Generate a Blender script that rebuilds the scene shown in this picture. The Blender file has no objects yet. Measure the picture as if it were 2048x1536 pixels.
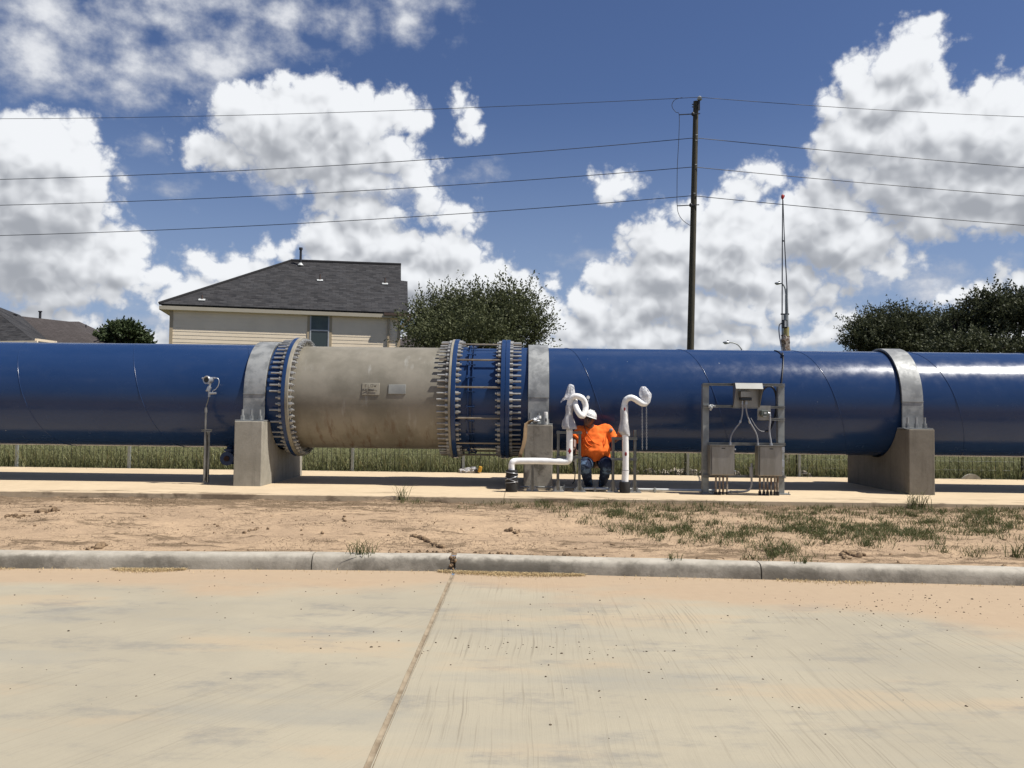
import bpy, bmesh, math, random
import numpy as np
from mathutils import Vector, Matrix, noise as mnoise

S = bpy.context.scene
COL = S.collection
R = math.radians

# ------------------------------------------------------------------ camera
F = 1657.0
CAM = Vector((0, 0, 1.6))
PITCH, ROLL, YAW = math.atan(64 / F), 0.012, 0.0122
_r0 = Vector((math.cos(YAW), math.sin(YAW), 0))
_f0 = Vector((-math.sin(YAW), math.cos(YAW), 0))
FW = _f0 * math.cos(PITCH) + Vector((0, 0, 1)) * math.sin(PITCH)
_u0 = _r0.cross(FW)
RT = _r0 * math.cos(ROLL) + _u0 * math.sin(ROLL)
UP = _u0 * math.cos(ROLL) - _r0 * math.sin(ROLL)
cd = bpy.data.cameras.new('camera')
cam = bpy.data.objects.new('camera', cd)
COL.objects.link(cam)
cam.matrix_world = Matrix(((RT.x, UP.x, -FW.x, CAM.x), (RT.y, UP.y, -FW.y, CAM.y), (RT.z, UP.z, -FW.z, CAM.z), (0, 0, 0, 1)))
cd.sensor_width = 36.0
cd.lens = 36.0 * F / 2048
cd.clip_start = 0.05
cd.clip_end = 3000
S.camera = cam


def ray(px, py):
    return FW + RT * ((px - 1024) / F) - UP * ((py - 768) / F)


def P(px, py, Y):
    "point at depth Y seen at a place of the survey picture"
    d = ray(px, py)
    return CAM + d * ((Y - CAM.y) / d.y)


def PG(px, py, z):
    d = ray(px, py)
    return CAM + d * ((z - CAM.z) / d.z)


# ------------------------------------------------------------------ sun, sky, exposure
SUN_EL, SUN_B = R(59), R(15)
sd = Vector((math.cos(SUN_EL) * math.cos(SUN_B), -math.cos(SUN_EL) * math.sin(SUN_B), math.sin(SUN_EL)))
sl = bpy.data.lights.new('sun', 'SUN')
sl.energy = 4.6
sl.angle = R(0.53)
sl.color = (1.0, 0.955, 0.88)
so = bpy.data.objects.new('sun', sl)
COL.objects.link(so)
so.rotation_euler = (-sd).to_track_quat('-Z', 'Y').to_euler()
S.view_settings.view_transform = 'Standard'
S.view_settings.look = 'None'
S.view_settings.exposure = 0.55
S.view_settings.gamma = 1.0
S.cycles.max_bounces = 6
S.cycles.diffuse_bounces = 3
S.cycles.glossy_bounces = 3
S.cycles.transparent_max_bounces = 12
S.cycles.use_adaptive_sampling = True

world = bpy.data.worlds.new("World")
S.world = world
world.use_nodes = True
wt = world.node_tree
for n in list(wt.nodes):
    wt.nodes.remove(n)


def nn(t, typ, **kw):
    n = t.nodes.new(typ)
    for k, v in kw.items():
        setattr(n, k, v)
    return n


def setin(t, sock, v):
    if isinstance(v, bpy.types.NodeSocket):
        t.links.new(v, sock)
    elif v is not None:
        sock.default_value = v


def math_(t, op, a, b=None, c=None, clamp=False):
    n = nn(t, 'ShaderNodeMath', operation=op, use_clamp=clamp)
    for i, v in enumerate((a, b, c)):
        if v is not None:
            setin(t, n.inputs[i], v)
    return n.outputs[0]


def vmath(t, op, a, b=None, c=None):
    n = nn(t, 'ShaderNodeVectorMath', operation=op)
    for i, v in enumerate((a, b, c)):
        if v is not None:
            setin(t, n.inputs[i], v)
    return n.outputs['Value'] if op in ('LENGTH', 'DOT_PRODUCT') else n.outputs[0]


def mrange(t, v, a, b, c=0.0, d=1.0, interp='SMOOTHSTEP'):
    n = nn(t, 'ShaderNodeMapRange', interpolation_type=interp)
    for i, x in enumerate((v, a, b, c, d)):
        setin(t, n.inputs[i], x)
    return n.outputs[0]


ALB = 0.69    # the picture is exposed half a stop up, so paints and soils keep modest albedos


def mixc(t, fac, a, b, blend='MIX'):
    n = nn(t, 'ShaderNodeMix', data_type='RGBA', blend_type=blend)
    setin(t, n.inputs[0], fac)
    for s, v in ((n.inputs[6], a), (n.inputs[7], b)):
        if not isinstance(v, bpy.types.NodeSocket) and len(v) == 3:
            v = (*([x * ALB for x in v] if t is not wt else v), 1)
        setin(t, s, v)
    return n.outputs[2]


def noise_(t, vec, scale, detail=4, rough=0.55, dist=0.0, out='Fac'):
    n = nn(t, 'ShaderNodeTexNoise')
    setin(t, n.inputs['Vector'], vec)
    n.inputs['Scale'].default_value = scale
    n.inputs['Detail'].default_value = detail
    n.inputs['Roughness'].default_value = rough
    n.inputs['Distortion'].default_value = dist
    return n.outputs['Fac' if out == 'Fac' else 'Color']


# clouds: cx, cy, rx, ry of every lobe, kept as directions (azimuth, elevation)
HARD = [(60,300,110,75),(130,320,90,70),(160,262,45,40),(90,262,60,40),(60,420,140,90),(140,400,85,60),(80,520,165,80),(235,490,72,48),(240,550,72,50),
 (130,600,130,35),(480,215,75,55),(560,178,36,32),(640,190,72,48),(560,250,150,70),(700,235,120,55),(800,225,62,42),(450,300,85,38),(620,310,160,55),(770,310,85,50),
 (700,365,120,42),(840,345,45,45),(720,425,105,45),(870,400,40,40),(920,430,42,36),(760,480,130,55),(890,510,110,60),(970,560,70,50),(1050,585,52,42),(820,560,200,65),(1095,615,34,34),(940,620,180,55),
 (920,200,26,34),(935,250,36,34),
 (400,515,48,32),(470,535,70,40),(545,500,36,26),(430,575,105,40),(350,610,50,36),
 (1232,362,52,34),(1200,350,28,22),(1235,385,38,24),
 (1530,345,42,34),(1490,385,48,36),(1360,415,62,36),(1430,425,60,42),(1620,390,60,36),(1300,475,62,42),(1480,470,160,66),(1620,450,110,70),(1700,490,110,55),(1780,520,70,26),
 (1220,545,62,46),(1330,550,110,66),(1500,560,170,50),(1165,610,46,46),(1250,640,110,50),(1400,640,90,50),(1640,575,90,22),
 (1670,625,34,24),(1700,645,56,30),(1560,680,120,24),(1480,670,60,24),(1900,590,42,26),(1960,585,50,26),(2035,570,45,26),
 (1832,65,46,34),(1815,115,70,52),(1850,165,58,46),(1725,150,46,46),(1760,200,90,60),(1655,225,36,40),(1700,290,76,72),(1850,280,150,90),(2000,180,62,44),
 (1990,270,120,90),(1800,370,120,56),(1920,390,150,66),(2050,390,110,76),(1900,430,150,38),(1690,350,50,46),
 (-150,420,140,200),(-330,520,160,120),(1010,600,50,50),(1300,680,160,40),(1480,640,120,30),(1100,560,26,24),(330,560,40,30),(640,480,60,50),(680,520,80,60),(600,580,80,40),(1010,640,130,60),(1080,650,60,40),(1150,660,70,40),(1260,680,140,40),(1420,690,120,30),(1540,600,160,30),(1180,640,60,40),(1120,690,200,24),(820,700,300,40),(270,680,200,26),(1650,660,40,26),(1850,680,140,24),(1980,650,90,30),(60,640,110,26),(1340,500,80,60),(1420,520,100,60),(1300,600,110,60),(2200,330,160,160),(2350,500,200,120)]
SOFT = [(110,40,150,50),(50,110,80,60),(190,150,120,34),(300,150,100,46),(330,45,140,34),(410,115,110,58),(250,180,70,34),(440,180,90,32),(500,22,230,32),(650,40,110,36),
 (710,60,60,32),(815,35,50,44),(890,10,40,20),(600,100,60,18),(310,290,18,18),(350,370,34,14),(700,340,160,60),(940,340,30,20),(1180,500,40,14),(1210,520,30,12),
 (1000,690,120,30),(1700,560,170,36),(330,640,60,26),(60,600,110,30)]


def azel(px, py):
    d = ray(px, py).normalized()
    return math.atan2(d.x, d.y) * F, math.asin(d.z) * F


g = bpy.data.node_groups.new('cloud_field', 'ShaderNodeTree')
g.interface.new_socket('P', in_out='INPUT', socket_type='NodeSocketVector')
g.interface.new_socket('Hard', in_out='OUTPUT', socket_type='NodeSocketFloat')
g.interface.new_socket('Soft', in_out='OUTPUT', socket_type='NodeSocketFloat')
gi, go = g.nodes.new('NodeGroupInput'), g.nodes.new('NodeGroupOutput')
for k, lst in enumerate((HARD, SOFT)):
    cur = None
    for (cx, cy, rx, ry) in lst:
        a, e = azel(cx, cy)
        q = vmath(g, 'MULTIPLY_ADD', gi.outputs[0], (1 / rx, 1 / ry, 0), (-a / rx, -e / ry, 0))
        m = min(rx, ry)
        v = math_(g, 'MULTIPLY_ADD', vmath(g, 'LENGTH', q), -m, m)
        if cur is None:
            cur = v
        else:
            sm = nn(g, 'ShaderNodeMath', operation='SMOOTH_MAX')
            setin(g, sm.inputs[0], cur); setin(g, sm.inputs[1], v); sm.inputs[2].default_value = 10.0
            cur = sm.outputs[0]
    g.links.new(cur, go.inputs[k])

tc = nn(wt, 'ShaderNodeTexCoord')
D = tc.outputs['Generated']
sp = nn(wt, 'ShaderNodeSeparateXYZ'); wt.links.new(D, sp.inputs[0])
az = math_(wt, 'MULTIPLY', math_(wt, 'ARCTAN2', sp.outputs[0], sp.outputs[1]), F)
el = math_(wt, 'MULTIPLY', math_(wt, 'ARCSINE', sp.outputs[2]), F)
cb = nn(wt, 'ShaderNodeCombineXYZ'); wt.links.new(az, cb.inputs[0]); wt.links.new(el, cb.inputs[1])
p0 = cb.outputs[0]


def cloud_at(p, det, want_soft=False):
    w1 = vmath(wt, 'MULTIPLY', vmath(wt, 'SUBTRACT', noise_(wt, p, 0.0085, det, 0.48, out='c'), (0.5, 0.5, 0.5)), (105, 85, 0))
    pw = vmath(wt, 'ADD', p, w1)
    gn = nn(wt, 'ShaderNodeGroup'); gn.node_tree = g
    wt.links.new(pw, gn.inputs[0])
    # folded noise gives round knobs with creases between
    f1 = math_(wt, 'ABSOLUTE', math_(wt, 'SUBTRACT', noise_(wt, p, 0.0165, det, 0.55), 0.5))
    hard = math_(wt, 'MULTIPLY_ADD', f1, 130.0, math_(wt, 'SUBTRACT', gn.outputs[0], 1.0))
    if not want_soft:
        return hard
    fs = noise_(wt, vmath(wt, 'MULTIPLY', p, (1, 1.3, 1)), 0.011, 7, 0.58)
    return hard, math_(wt, 'MULTIPLY_ADD', math_(wt, 'SUBTRACT', fs, 0.52), 170.0, gn.outputs[1])


h0, s0 = cloud_at(p0, 6.0, True)
hl = cloud_at(p0, 2.2)
h1 = cloud_at(vmath(wt, 'ADD', p0, (12, 26, 0)), 2.2)
h2 = cloud_at(vmath(wt, 'ADD', p0, (26, 90, 0)), 1.0)
ah = mrange(wt, h0, 0.0, 24.0)
asf = mrange(wt, s0, -22.0, 48.0, 0.0, 0.95)
alpha = math_(wt, 'MAXIMUM', ah, asf)
# clouds elsewhere on the dome
oth = noise_(wt, vmath(wt, 'MULTIPLY', D, (1, 1, 2.2)), 2.6, 7, 0.6)
oa = mrange(wt, oth, 0.52, 0.63, 0.0, 0.9)
side = mrange(wt, math_(wt, 'ABSOLUTE', az), 1150.0, 1400.0)
high = mrange(wt, el, 900.0, 1150.0)
out_ = math_(wt, 'MAXIMUM', side, high)
oa = math_(wt, 'MULTIPLY', oa, out_)
alpha = math_(wt, 'MAXIMUM', math_(wt, 'MULTIPLY', alpha, math_(wt, 'SUBTRACT', 1.0, out_)), oa)
# brightness from how much cloud stands between a point and the light above it
near = math_(wt, 'SUBTRACT', hl, h1)
far = math_(wt, 'MAXIMUM', h2, -12.0)
lum = math_(wt, 'ADD', math_(wt, 'MULTIPLY_ADD', near, 0.0105, 0.74), math_(wt, 'MULTIPLY', far, -0.0066))
lum = math_(wt, 'ADD', lum, math_(wt, 'MULTIPLY', math_(wt, 'SUBTRACT', noise_(wt, p0, 0.0048, 4, 0.5), 0.5), 0.9))
lum = mrange(wt, lum, -0.05, 1.0, 0.0, 1.0, 'SMOOTHSTEP')
ccol = mixc(wt, lum, (0.36, 0.38, 0.42), (0.87, 0.89, 0.92))
softcol = mixc(wt, mrange(wt, s0, 0.0, 75.0), (0.50, 0.53, 0.60), (0.84, 0.855, 0.885))
ccol = mixc(wt, ah, softcol, ccol)
sky = nn(wt, 'ShaderNodeTexSky', sky_type='NISHITA')
sky.sun_disc = False
sky.sun_elevation = SUN_EL
sky.sun_rotation = math.atan2(sd.x, sd.y)
sky.air_density = 1.0
sky.dust_density = 0.6
sky.ozone_density = 2.2
skb = vmath(wt, 'MULTIPLY', sky.outputs[0], (0.057, 0.062, 0.080))
hz = mrange(wt, el, -60.0, 640.0, 0.75, 0.0)
skb = mixc(wt, hz, skb, (0.34, 0.44, 0.62))
fin = mixc(wt, alpha, skb, ccol)
bg = nn(wt, 'ShaderNodeBackground'); wt.links.new(fin, bg.inputs[0]); bg.inputs[1].default_value = 0.70
wo = nn(wt, 'ShaderNodeOutputWorld'); wt.links.new(bg.outputs[0], wo.inputs[0])
world.cycles.sampling_method = 'MANUAL'
world.cycles.sample_map_resolution = 512

# ------------------------------------------------------------------ helpers: objects
ORG = {}


def link(o):
    COL.objects.link(o)
    return o


def tag(o, label=None, cat=None, group=None, kind=None):
    if label: o['label'] = label
    if cat: o['category'] = cat
    if group: o['group'] = group
    if kind: o['kind'] = kind
    return o


def thing(name, loc, label, cat, group=None):
    o = bpy.data.objects.new(name, None)
    o.empty_display_size = 0.2
    o.location = Vector(loc)
    link(o)
    ORG[o.name] = Vector(loc)
    return tag(o, label, cat, group)


def copy_tree(o, loc=None, rot=None, parent=None):
    c = o.copy()
    COL.objects.link(c)
    if parent is not None:
        c.parent = parent
    if loc is not None:
        c.location = loc
    if rot is not None:
        c.rotation_euler = rot
    for ch in list(o.children):
        copy_tree(ch, parent=c)
    return c


class MB:
    def __init__(s):
        s.v, s.f, s.m = [], [], []

    def add(s, vs, fs, mi=0):
        b = len(s.v)
        s.v += [tuple(x) for x in vs]
        s.f += [tuple(i + b for i in f) for f in fs]
        s.m += [mi] * len(fs)
        return s

    def box(s, c, d, rot=None, mi=0):
        c = Vector(c)
        vs = []
        for z in (-.5, .5):
            for x, y in ((-.5, -.5), (.5, -.5), (.5, .5), (-.5, .5)):
                p = Vector((x * d[0], y * d[1], z * d[2]))
                if rot is not None:
                    p = rot @ p
                vs.append(c + p)
        return s.add(vs, [(3, 2, 1, 0), (4, 5, 6, 7), (0, 1, 5, 4), (1, 2, 6, 5), (2, 3, 7, 6), (3, 0, 4, 7)], mi)

    def bar(s, a, b, w, h, mi=0):
        "square bar from a to b"
        a, b = Vector(a), Vector(b)
        d = b - a
        q = d.to_track_quat('Z', 'Y').to_matrix()
        return s.box((a + b) / 2, (w, h, d.length), q, mi)

    def tube(s, pts, r, n=10, cap=True, mi=0, up=None):
        pts = [Vector(p) for p in pts]
        k = len(pts)
        rs = r if isinstance(r, (list, tuple)) else [r] * k
        t = [(pts[min(i + 1, k - 1)] - pts[max(i - 1, 0)]).normalized() for i in range(k)]
        ref = Vector(up) if up else (Vector((0, 0, 1)) if abs(t[0].z) < 0.9 else Vector((1, 0, 0)))
        nrm = (ref - t[0] * ref.dot(t[0])).normalized()
        vs, fs = [], []
        for i in range(k):
            if i:
                nrm = (nrm - t[i] * nrm.dot(t[i]))
                nrm.normalize()
            bn = t[i].cross(nrm)
            for j in range(n):
                a = 2 * math.pi * j / n
                rr = rs[i]
                if isinstance(rr, tuple):
                    vs.append(pts[i] + nrm * math.cos(a) * rr[0] + bn * math.sin(a) * rr[1])
                else:
                    vs.append(pts[i] + (nrm * math.cos(a) + bn * math.sin(a)) * rr)
        for i in range(k - 1):
            for j in range(n):
                j2 = (j + 1) % n
                fs.append((i * n + j, i * n + j2, (i + 1) * n + j2, (i + 1) * n + j))
        if cap:
            fs.append(tuple(range(n - 1, -1, -1)))
            fs.append(tuple((k - 1) * n + j for j in range(n)))
        return s.add(vs, fs, mi)

    def cyl(s, a, b, r, r2=None, n=14, cap=True, mi=0):
        return s.tube([a, b], [r, r if r2 is None else r2], n, cap, mi)

    def lathe(s, prof, o, ax, n=24, mi=0, closed=False):
        "prof: (radius, height) along axis ax from o"
        ax = Vector(ax).normalized(); o = Vector(o)
        ref = Vector((0, 0, 1)) if abs(ax.z) < 0.9 else Vector((1, 0, 0))
        u = (ref - ax * ref.dot(ax)).normalized(); w = ax.cross(u)
        vs, fs = [], []
        for (r, h) in prof:
            for j in range(n):
                a = 2 * math.pi * j / n
                vs.append(o + ax * h + (u * math.cos(a) + w * math.sin(a)) * r)
        k = len(prof)
        for i in range(k - 1 + (1 if closed else 0)):
            i2 = (i + 1) % k
            for j in range(n):
                j2 = (j + 1) % n
                fs.append((i * n + j, i * n + j2, i2 * n + j2, i2 * n + j))
        return s.add(vs, fs, mi)

    def ell(s, c, r, n=16, m=10, rot=None, mi=0):
        c = Vector(c)
        vs, fs = [], []
        for i in range(m + 1):
            th = math.pi * i / m
            for j in range(n):
                a = 2 * math.pi * j / n
                p = Vector((r[0] * math.sin(th) * math.cos(a), r[1] * math.sin(th) * math.sin(a), r[2] * math.cos(th)))
                if rot is not None:
                    p = rot @ p
                vs.append(c + p)
        for i in range(m):
            for j in range(n):
                j2 = (j + 1) % n
                fs.append((i * n + j, (i + 1) * n + j, (i + 1) * n + j2, i * n + j2))
        return s.add(vs, fs, mi)

    def prism(s, poly, x0, x1, mi=0):
        "poly in (y, z), extruded along x"
        k = len(poly)
        vs = [(x0, y, z) for y, z in poly] + [(x1, y, z) for y, z in poly]
        fs = [tuple(range(k - 1, -1, -1)), tuple(range(k, 2 * k))]
        fs += [(i, (i + 1) % k, (i + 1) % k + k, i + k) for i in range(k)]
        return s.add(vs, fs, mi)

    def slab(s, pts, off, mi=0):
        "polygon of points thickened by the vector off"
        k = len(pts); off = Vector(off)
        vs = [Vector(p) for p in pts] + [Vector(p) + off for p in pts]
        fs = [tuple(range(k)), tuple(range(2 * k - 1, k - 1, -1))]
        fs += [((i + 1) % k, i, i + k, (i + 1) % k + k) for i in range(k)]
        return s.add(vs, fs, mi)

    def build(s, name, mat, parent=None, org=None, smooth=None, bevel=0, uv=None, fix=True):
        me = bpy.data.meshes.new(name)
        if parent is not None:
            root = parent
            while root.parent: root = root.parent
            o0 = ORG.get(root.name, Vector((0, 0, 0)))
        else:
            o0 = Vector(org) if org is not None else Vector((0, 0, 0))
        me.from_pydata([(x - o0.x, y - o0.y, z - o0.z) for x, y, z in s.v], [], s.f)
        for m in (mat if isinstance(mat, (list, tuple)) else [mat]):
            me.materials.append(m)
        if len(me.materials) > 1:
            me.polygons.foreach_set('material_index', s.m)
        if uv:
            o, a, b = [Vector(x) for x in uv]
            lay = me.uv_layers.new(name='UVMap')
            for lp in me.loops:
                p = me.vertices[lp.vertex_index].co + o0 - o
                lay.data[lp.index].uv = (p.dot(a), p.dot(b))
        if fix:
            bm = bmesh.new(); bm.from_mesh(me)
            bmesh.ops.recalc_face_normals(bm, faces=bm.faces)
            bm.to_mesh(me); bm.free()
        if smooth is not None:
            me.shade_smooth()
            me.set_sharp_from_angle(angle=R(smooth))
        o = bpy.data.objects.new(name, me)
        link(o)
        if parent is not None:
            o.parent = parent
        else:
            o.location = o0
            ORG[o.name] = o0
        if bevel:
            md = o.modifiers.new('bevel', 'BEVEL')
            md.width = bevel; md.segments = 2; md.limit_method = 'ANGLE'; md.angle_limit = R(40)
        return o


def spline(pts, k=6):
    "Catmull-Rom through points"
    pts = [Vector(p) for p in pts]
    q = [pts[0] * 2 - pts[1]] + pts + [pts[-1] * 2 - pts[-2]]
    out = []
    for i in range(1, len(q) - 2):
        a, b, c, d = q[i - 1], q[i], q[i + 1], q[i + 2]
        for j in range(k):
            t = j / k
            out.append(0.5 * ((2 * b) + (c - a) * t + (2 * a - 5 * b + 4 * c - d) * t * t + (3 * b - a - 3 * c + d) * t ** 3))
    out.append(pts[-1])
    return out


# ------------------------------------------------------------------ helpers: materials
def newmat(name):
    m = bpy.data.materials.new(name)
    m.use_nodes = True
    t = m.node_tree
    return m, t, t.nodes['Principled BSDF']


def coords(t, kind='Object', scale=None):
    c = nn(t, 'ShaderNodeTexCoord').outputs[kind]
    if scale:
        c = vmath(t, 'MULTIPLY', c, scale)
    return c


def bump(t, b, h, strength=0.3, dist=0.01):
    n = nn(t, 'ShaderNodeBump')
    n.inputs['Strength'].default_value = strength
    n.inputs['Distance'].default_value = dist
    setin(t, n.inputs['Height'], h)
    t.links.new(n.outputs[0], b.inputs['Normal'])


def wpos(t, scale=None):
    c = nn(t, 'ShaderNodeNewGeometry').outputs['Position']
    if scale:
        c = vmath(t, 'MULTIPLY', c, scale)
    return c


def mat(name, c1, c2=None, sc=3.0, rough=0.6, metal=0.0, bmp=0.0, bsc=40.0, lo=0.35, hi=0.65, coat=0.0, r2=None, stretch=None, spec=0.5):
    m, t, b = newmat(name)
    c2 = c2 or tuple(x * 0.8 for x in c1)
    co = wpos(t, stretch)
    f = mrange(t, noise_(t, co, sc, 6, 0.6), lo, hi)
    t.links.new(mixc(t, f, c1, c2), b.inputs['Base Color'])
    b.inputs['Metallic'].default_value = metal
    b.inputs['Specular IOR Level'].default_value = spec
    if r2 is None:
        b.inputs['Roughness'].default_value = rough
    else:
        setin(t, b.inputs['Roughness'], mrange(t, noise_(t, co, sc * 2.3, 5), 0.3, 0.7, rough, r2))
    if coat:
        b.inputs['Coat Weight'].default_value = coat
        b.inputs['Coat Roughness'].default_value = 0.12
    if bmp:
        bump(t, b, noise_(t, wpos(t), bsc, 4), bmp, 0.01)
    return m


M = {}
# blue pipe paint: slight orange peel, dust film, small chips
m, t, b = newmat('blue_paint')
co = wpos(t)
big = noise_(t, vmath(t, 'MULTIPLY', co, (0.5, 1, 1)), 1.4, 6, 0.6)
c = mixc(t, mrange(t, big, 0.3, 0.7), (0.018, 0.050, 0.145), (0.024, 0.058, 0.158))
dust = mrange(t, noise_(t, vmath(t, 'MULTIPLY', co, (1, 1, 2.5)), 2.2, 8, 0.7), 0.5, 0.8, 0.0, 0.06)
c = mixc(t, dust, c, (0.20, 0.22, 0.26))
chip = mrange(t, noise_(t, co, 16.0, 2, 0.5), 0.80, 0.82)
c = mixc(t, chip, c, (0.35, 0.38, 0.42))
t.links.new(c, b.inputs['Base Color'])
setin(t, b.inputs['Roughness'], mrange(t, noise_(t, co, 5.0, 7, 0.65), 0.3, 0.75, 0.17, 0.30))
b.inputs['Specular IOR Level'].default_value = 0.34
bump(t, b, math_(t, 'ADD', noise_(t, co, 120.0, 3), math_(t, 'MULTIPLY', noise_(t, co, 2.5, 2), 2.0)), 0.08, 0.003)
M['blue'] = m
# weathered grey-tan meter body
m, t, b = newmat('aged_liner_paint')
co = wpos(t)
c = mixc(t, mrange(t, noise_(t, co, 1.7, 7, 0.62), 0.35, 0.68), (0.31, 0.28, 0.22), (0.205, 0.185, 0.14))
c = mixc(t, mrange(t, noise_(t, vmath(t, 'MULTIPLY', co, (2.5, 1, 0.7)), 2.6, 6), 0.60, 0.74, 0, 0.6), c, (0.42, 0.41, 0.37))
sz = nn(t, 'ShaderNodeSeparateXYZ'); t.links.new(co, sz.inputs[0])
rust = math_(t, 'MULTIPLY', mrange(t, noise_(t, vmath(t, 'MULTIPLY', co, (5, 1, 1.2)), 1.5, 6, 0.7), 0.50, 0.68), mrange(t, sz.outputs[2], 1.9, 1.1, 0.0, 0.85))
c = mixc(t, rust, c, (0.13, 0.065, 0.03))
t.links.new(c, b.inputs['Base Color'])
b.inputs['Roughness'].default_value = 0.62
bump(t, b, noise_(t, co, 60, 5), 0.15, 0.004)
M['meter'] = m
M['meter_flange'] = mat('meter_flange_paint', (0.36, 0.33, 0.26), (0.27, 0.24, 0.18), 4, 0.6)
M['galv'] = mat('galvanized_strap', (0.42, 0.43, 0.42), (0.25, 0.26, 0.26), 4.0, 0.5, 0.3, 0.1, 25, 0.40, 0.60, r2=0.65)
M['bolt'] = mat('galvanized_bolt', (0.50, 0.50, 0.48), (0.36, 0.35, 0.33), 12.0, 0.5, 0.45)
M['rod'] = mat('tie_rod_steel', (0.42, 0.36, 0.28), (0.30, 0.25, 0.19), 8.0, 0.45, 0.6)
M['steel'] = mat('stainless_strut', (0.42, 0.41, 0.38), (0.30, 0.29, 0.26), 9.0, 0.38, 0.75)
M['post'] = mat('galvanized_post', (0.40, 0.42, 0.40), (0.28, 0.29, 0.28), 6.0, 0.5, 0.4)
M['ss_box'] = mat('brushed_steel_box', (0.45, 0.42, 0.37), (0.36, 0.33, 0.28), 2.0, 0.36, 0.7, stretch=(6, 1, 1))
M['white_pipe'] = mat('white_jacket', (1.15, 1.15, 1.12), (1.06, 1.05, 1.01), 6.0, 0.38, 0, 0.25, 9)
M['black_rubber'] = mat('black_rubber', (0.012, 0.012, 0.012), (0.02, 0.02, 0.02), 6.0, 0.7, 0, 0.4, 60)
M['cable'] = mat('black_cable', (0.012, 0.013, 0.02), None, 6.0, 0.45)
M['conduit'] = mat('grey_conduit', (0.42, 0.42, 0.42), (0.33, 0.33, 0.34), 6.0, 0.45)
M['rusty'] = mat('rusty_conduit', (0.45, 0.40, 0.33), (0.16, 0.09, 0.05), 14.0, 0.6, 0.2)
M['alu'] = mat('cast_aluminium', (0.62, 0.64, 0.66), (0.5, 0.52, 0.54), 8.0, 0.35, 0.6)
M['dark'] = mat('dark_plastic', (0.012, 0.013, 0.015), None, 8.0, 0.3)
M['gauge_green'] = mat('grey_green_housing', (0.16, 0.19, 0.16), (0.12, 0.14, 0.12), 8.0, 0.5)
M['label_white'] = mat('white_label', (0.7, 0.72, 0.7), None, 8.0, 0.5)
M['red'] = mat('red_paint', (0.35, 0.012, 0.015), (0.22, 0.01, 0.01), 8.0, 0.5)
M['yellow'] = mat('yellow_plastic', (0.75, 0.42, 0.04), (0.6, 0.33, 0.03), 8.0, 0.45)
M['kraft'] = mat('brown_kraft_paper', (0.36, 0.24, 0.13), (0.27, 0.18, 0.10), 8.0, 0.85)
m, t, b = newmat('clear_plastic_wrap')
b.inputs['Base Color'].default_value = (0.85, 0.86, 0.88, 1)
b.inputs['Roughness'].default_value = 0.28
tr = nn(t, 'ShaderNodeBsdfTransparent'); tl = nn(t, 'ShaderNodeBsdfTranslucent'); tl.inputs[0].default_value = (0.8, 0.8, 0.82, 1)
m1 = nn(t, 'ShaderNodeMixShader'); m2 = nn(t, 'ShaderNodeMixShader')
m1.inputs[0].default_value = 0.35
t.links.new(b.outputs[0], m1.inputs[1]); t.links.new(tl.outputs[0], m1.inputs[2])
setin(t, m2.inputs[0], mrange(t, noise_(t, wpos(t), 22.0, 4), 0.42, 0.62, 0.15, 0.55))
t.links.new(m1.outputs[0], m2.inputs[1]); t.links.new(tr.outputs[0], m2.inputs[2])
t.links.new(m2.outputs[0], t.nodes['Material Output'].inputs[0])
bump(t, b, noise_(t, wpos(t), 30, 4), 0.8, 0.02)
M['plastic'] = m


def concrete(name, base, dark, sc=1.2, streak=0.0, stain=None, rough=0.85, pits=0.25):
    m, t, b = newmat(name)
    co = wpos(t)
    c = mixc(t, mrange(t, noise_(t, co, sc, 8, 0.65), 0.32, 0.70), base, dark)
    c = mixc(t, mrange(t, noise_(t, co, sc * 9, 5, 0.7), 0.35, 0.75, 0, 0.35), c, tuple(x * 0.78 for x in dark))
    if streak:
        c = mixc(t, mrange(t, noise_(t, vmath(t, 'MULTIPLY', co, (7, 7, 0.6)), 1.6, 6, 0.6), 0.48, 0.75, 0, streak), c, tuple(x * 0.55 for x in dark))
    if stain:
        c = mixc(t, mrange(t, noise_(t, co, sc * 1.9, 6, 0.6), 0.47, 0.62, 0, 0.8), c, stain)
    t.links.new(c, b.inputs['Base Color'])
    b.inputs['Roughness'].default_value = rough
    b.inputs['Specular IOR Level'].default_value = 0.25
    pit = mrange(t, noise_(t, co, 45, 2), 0.28, 0.36)
    bump(t, b, math_(t, 'ADD', noise_(t, co, 25, 6, 0.65), math_(t, 'MULTIPLY', pit, 0.7)), pits, 0.01)
    return m


M['pier'] = concrete('pier_concrete', (0.47, 0.44, 0.37), (0.35, 0.325, 0.265), 1.8, 0.45)
M['pier_stained'] = concrete('stained_pier_concrete', (0.45, 0.42, 0.355), (0.29, 0.265, 0.22), 2.2, 0.6, (0.11, 0.10, 0.08))
M['pad'] = concrete('pad_concrete', (0.79, 0.63, 0.42), (0.70, 0.55, 0.365), 0.9)
t = M['pad'].node_tree; b = t.nodes['Principled BSDF']   # mud washed over its front edge in places
co = wpos(t); sy = nn(t, 'ShaderNodeSeparateXYZ'); t.links.new(co, sy.inputs[0])
mud = math_(t, 'MULTIPLY', mrange(t, noise_(t, vmath(t, 'MULTIPLY', co, (0.5, 1.6, 1)), 1.3, 8, 0.7), 0.50, 0.60), mrange(t, math_(t, 'ADD', sy.outputs[1], math_(t, 'MULTIPLY', noise_(t, co, 3, 5), 0.5)), 13.1, 12.5, 0, 0.85))
t.links.new(mixc(t, mud, b.inputs['Base Color'].links[0].from_socket, (0.27, 0.20, 0.13)), b.inputs['Base Color'])
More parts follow.
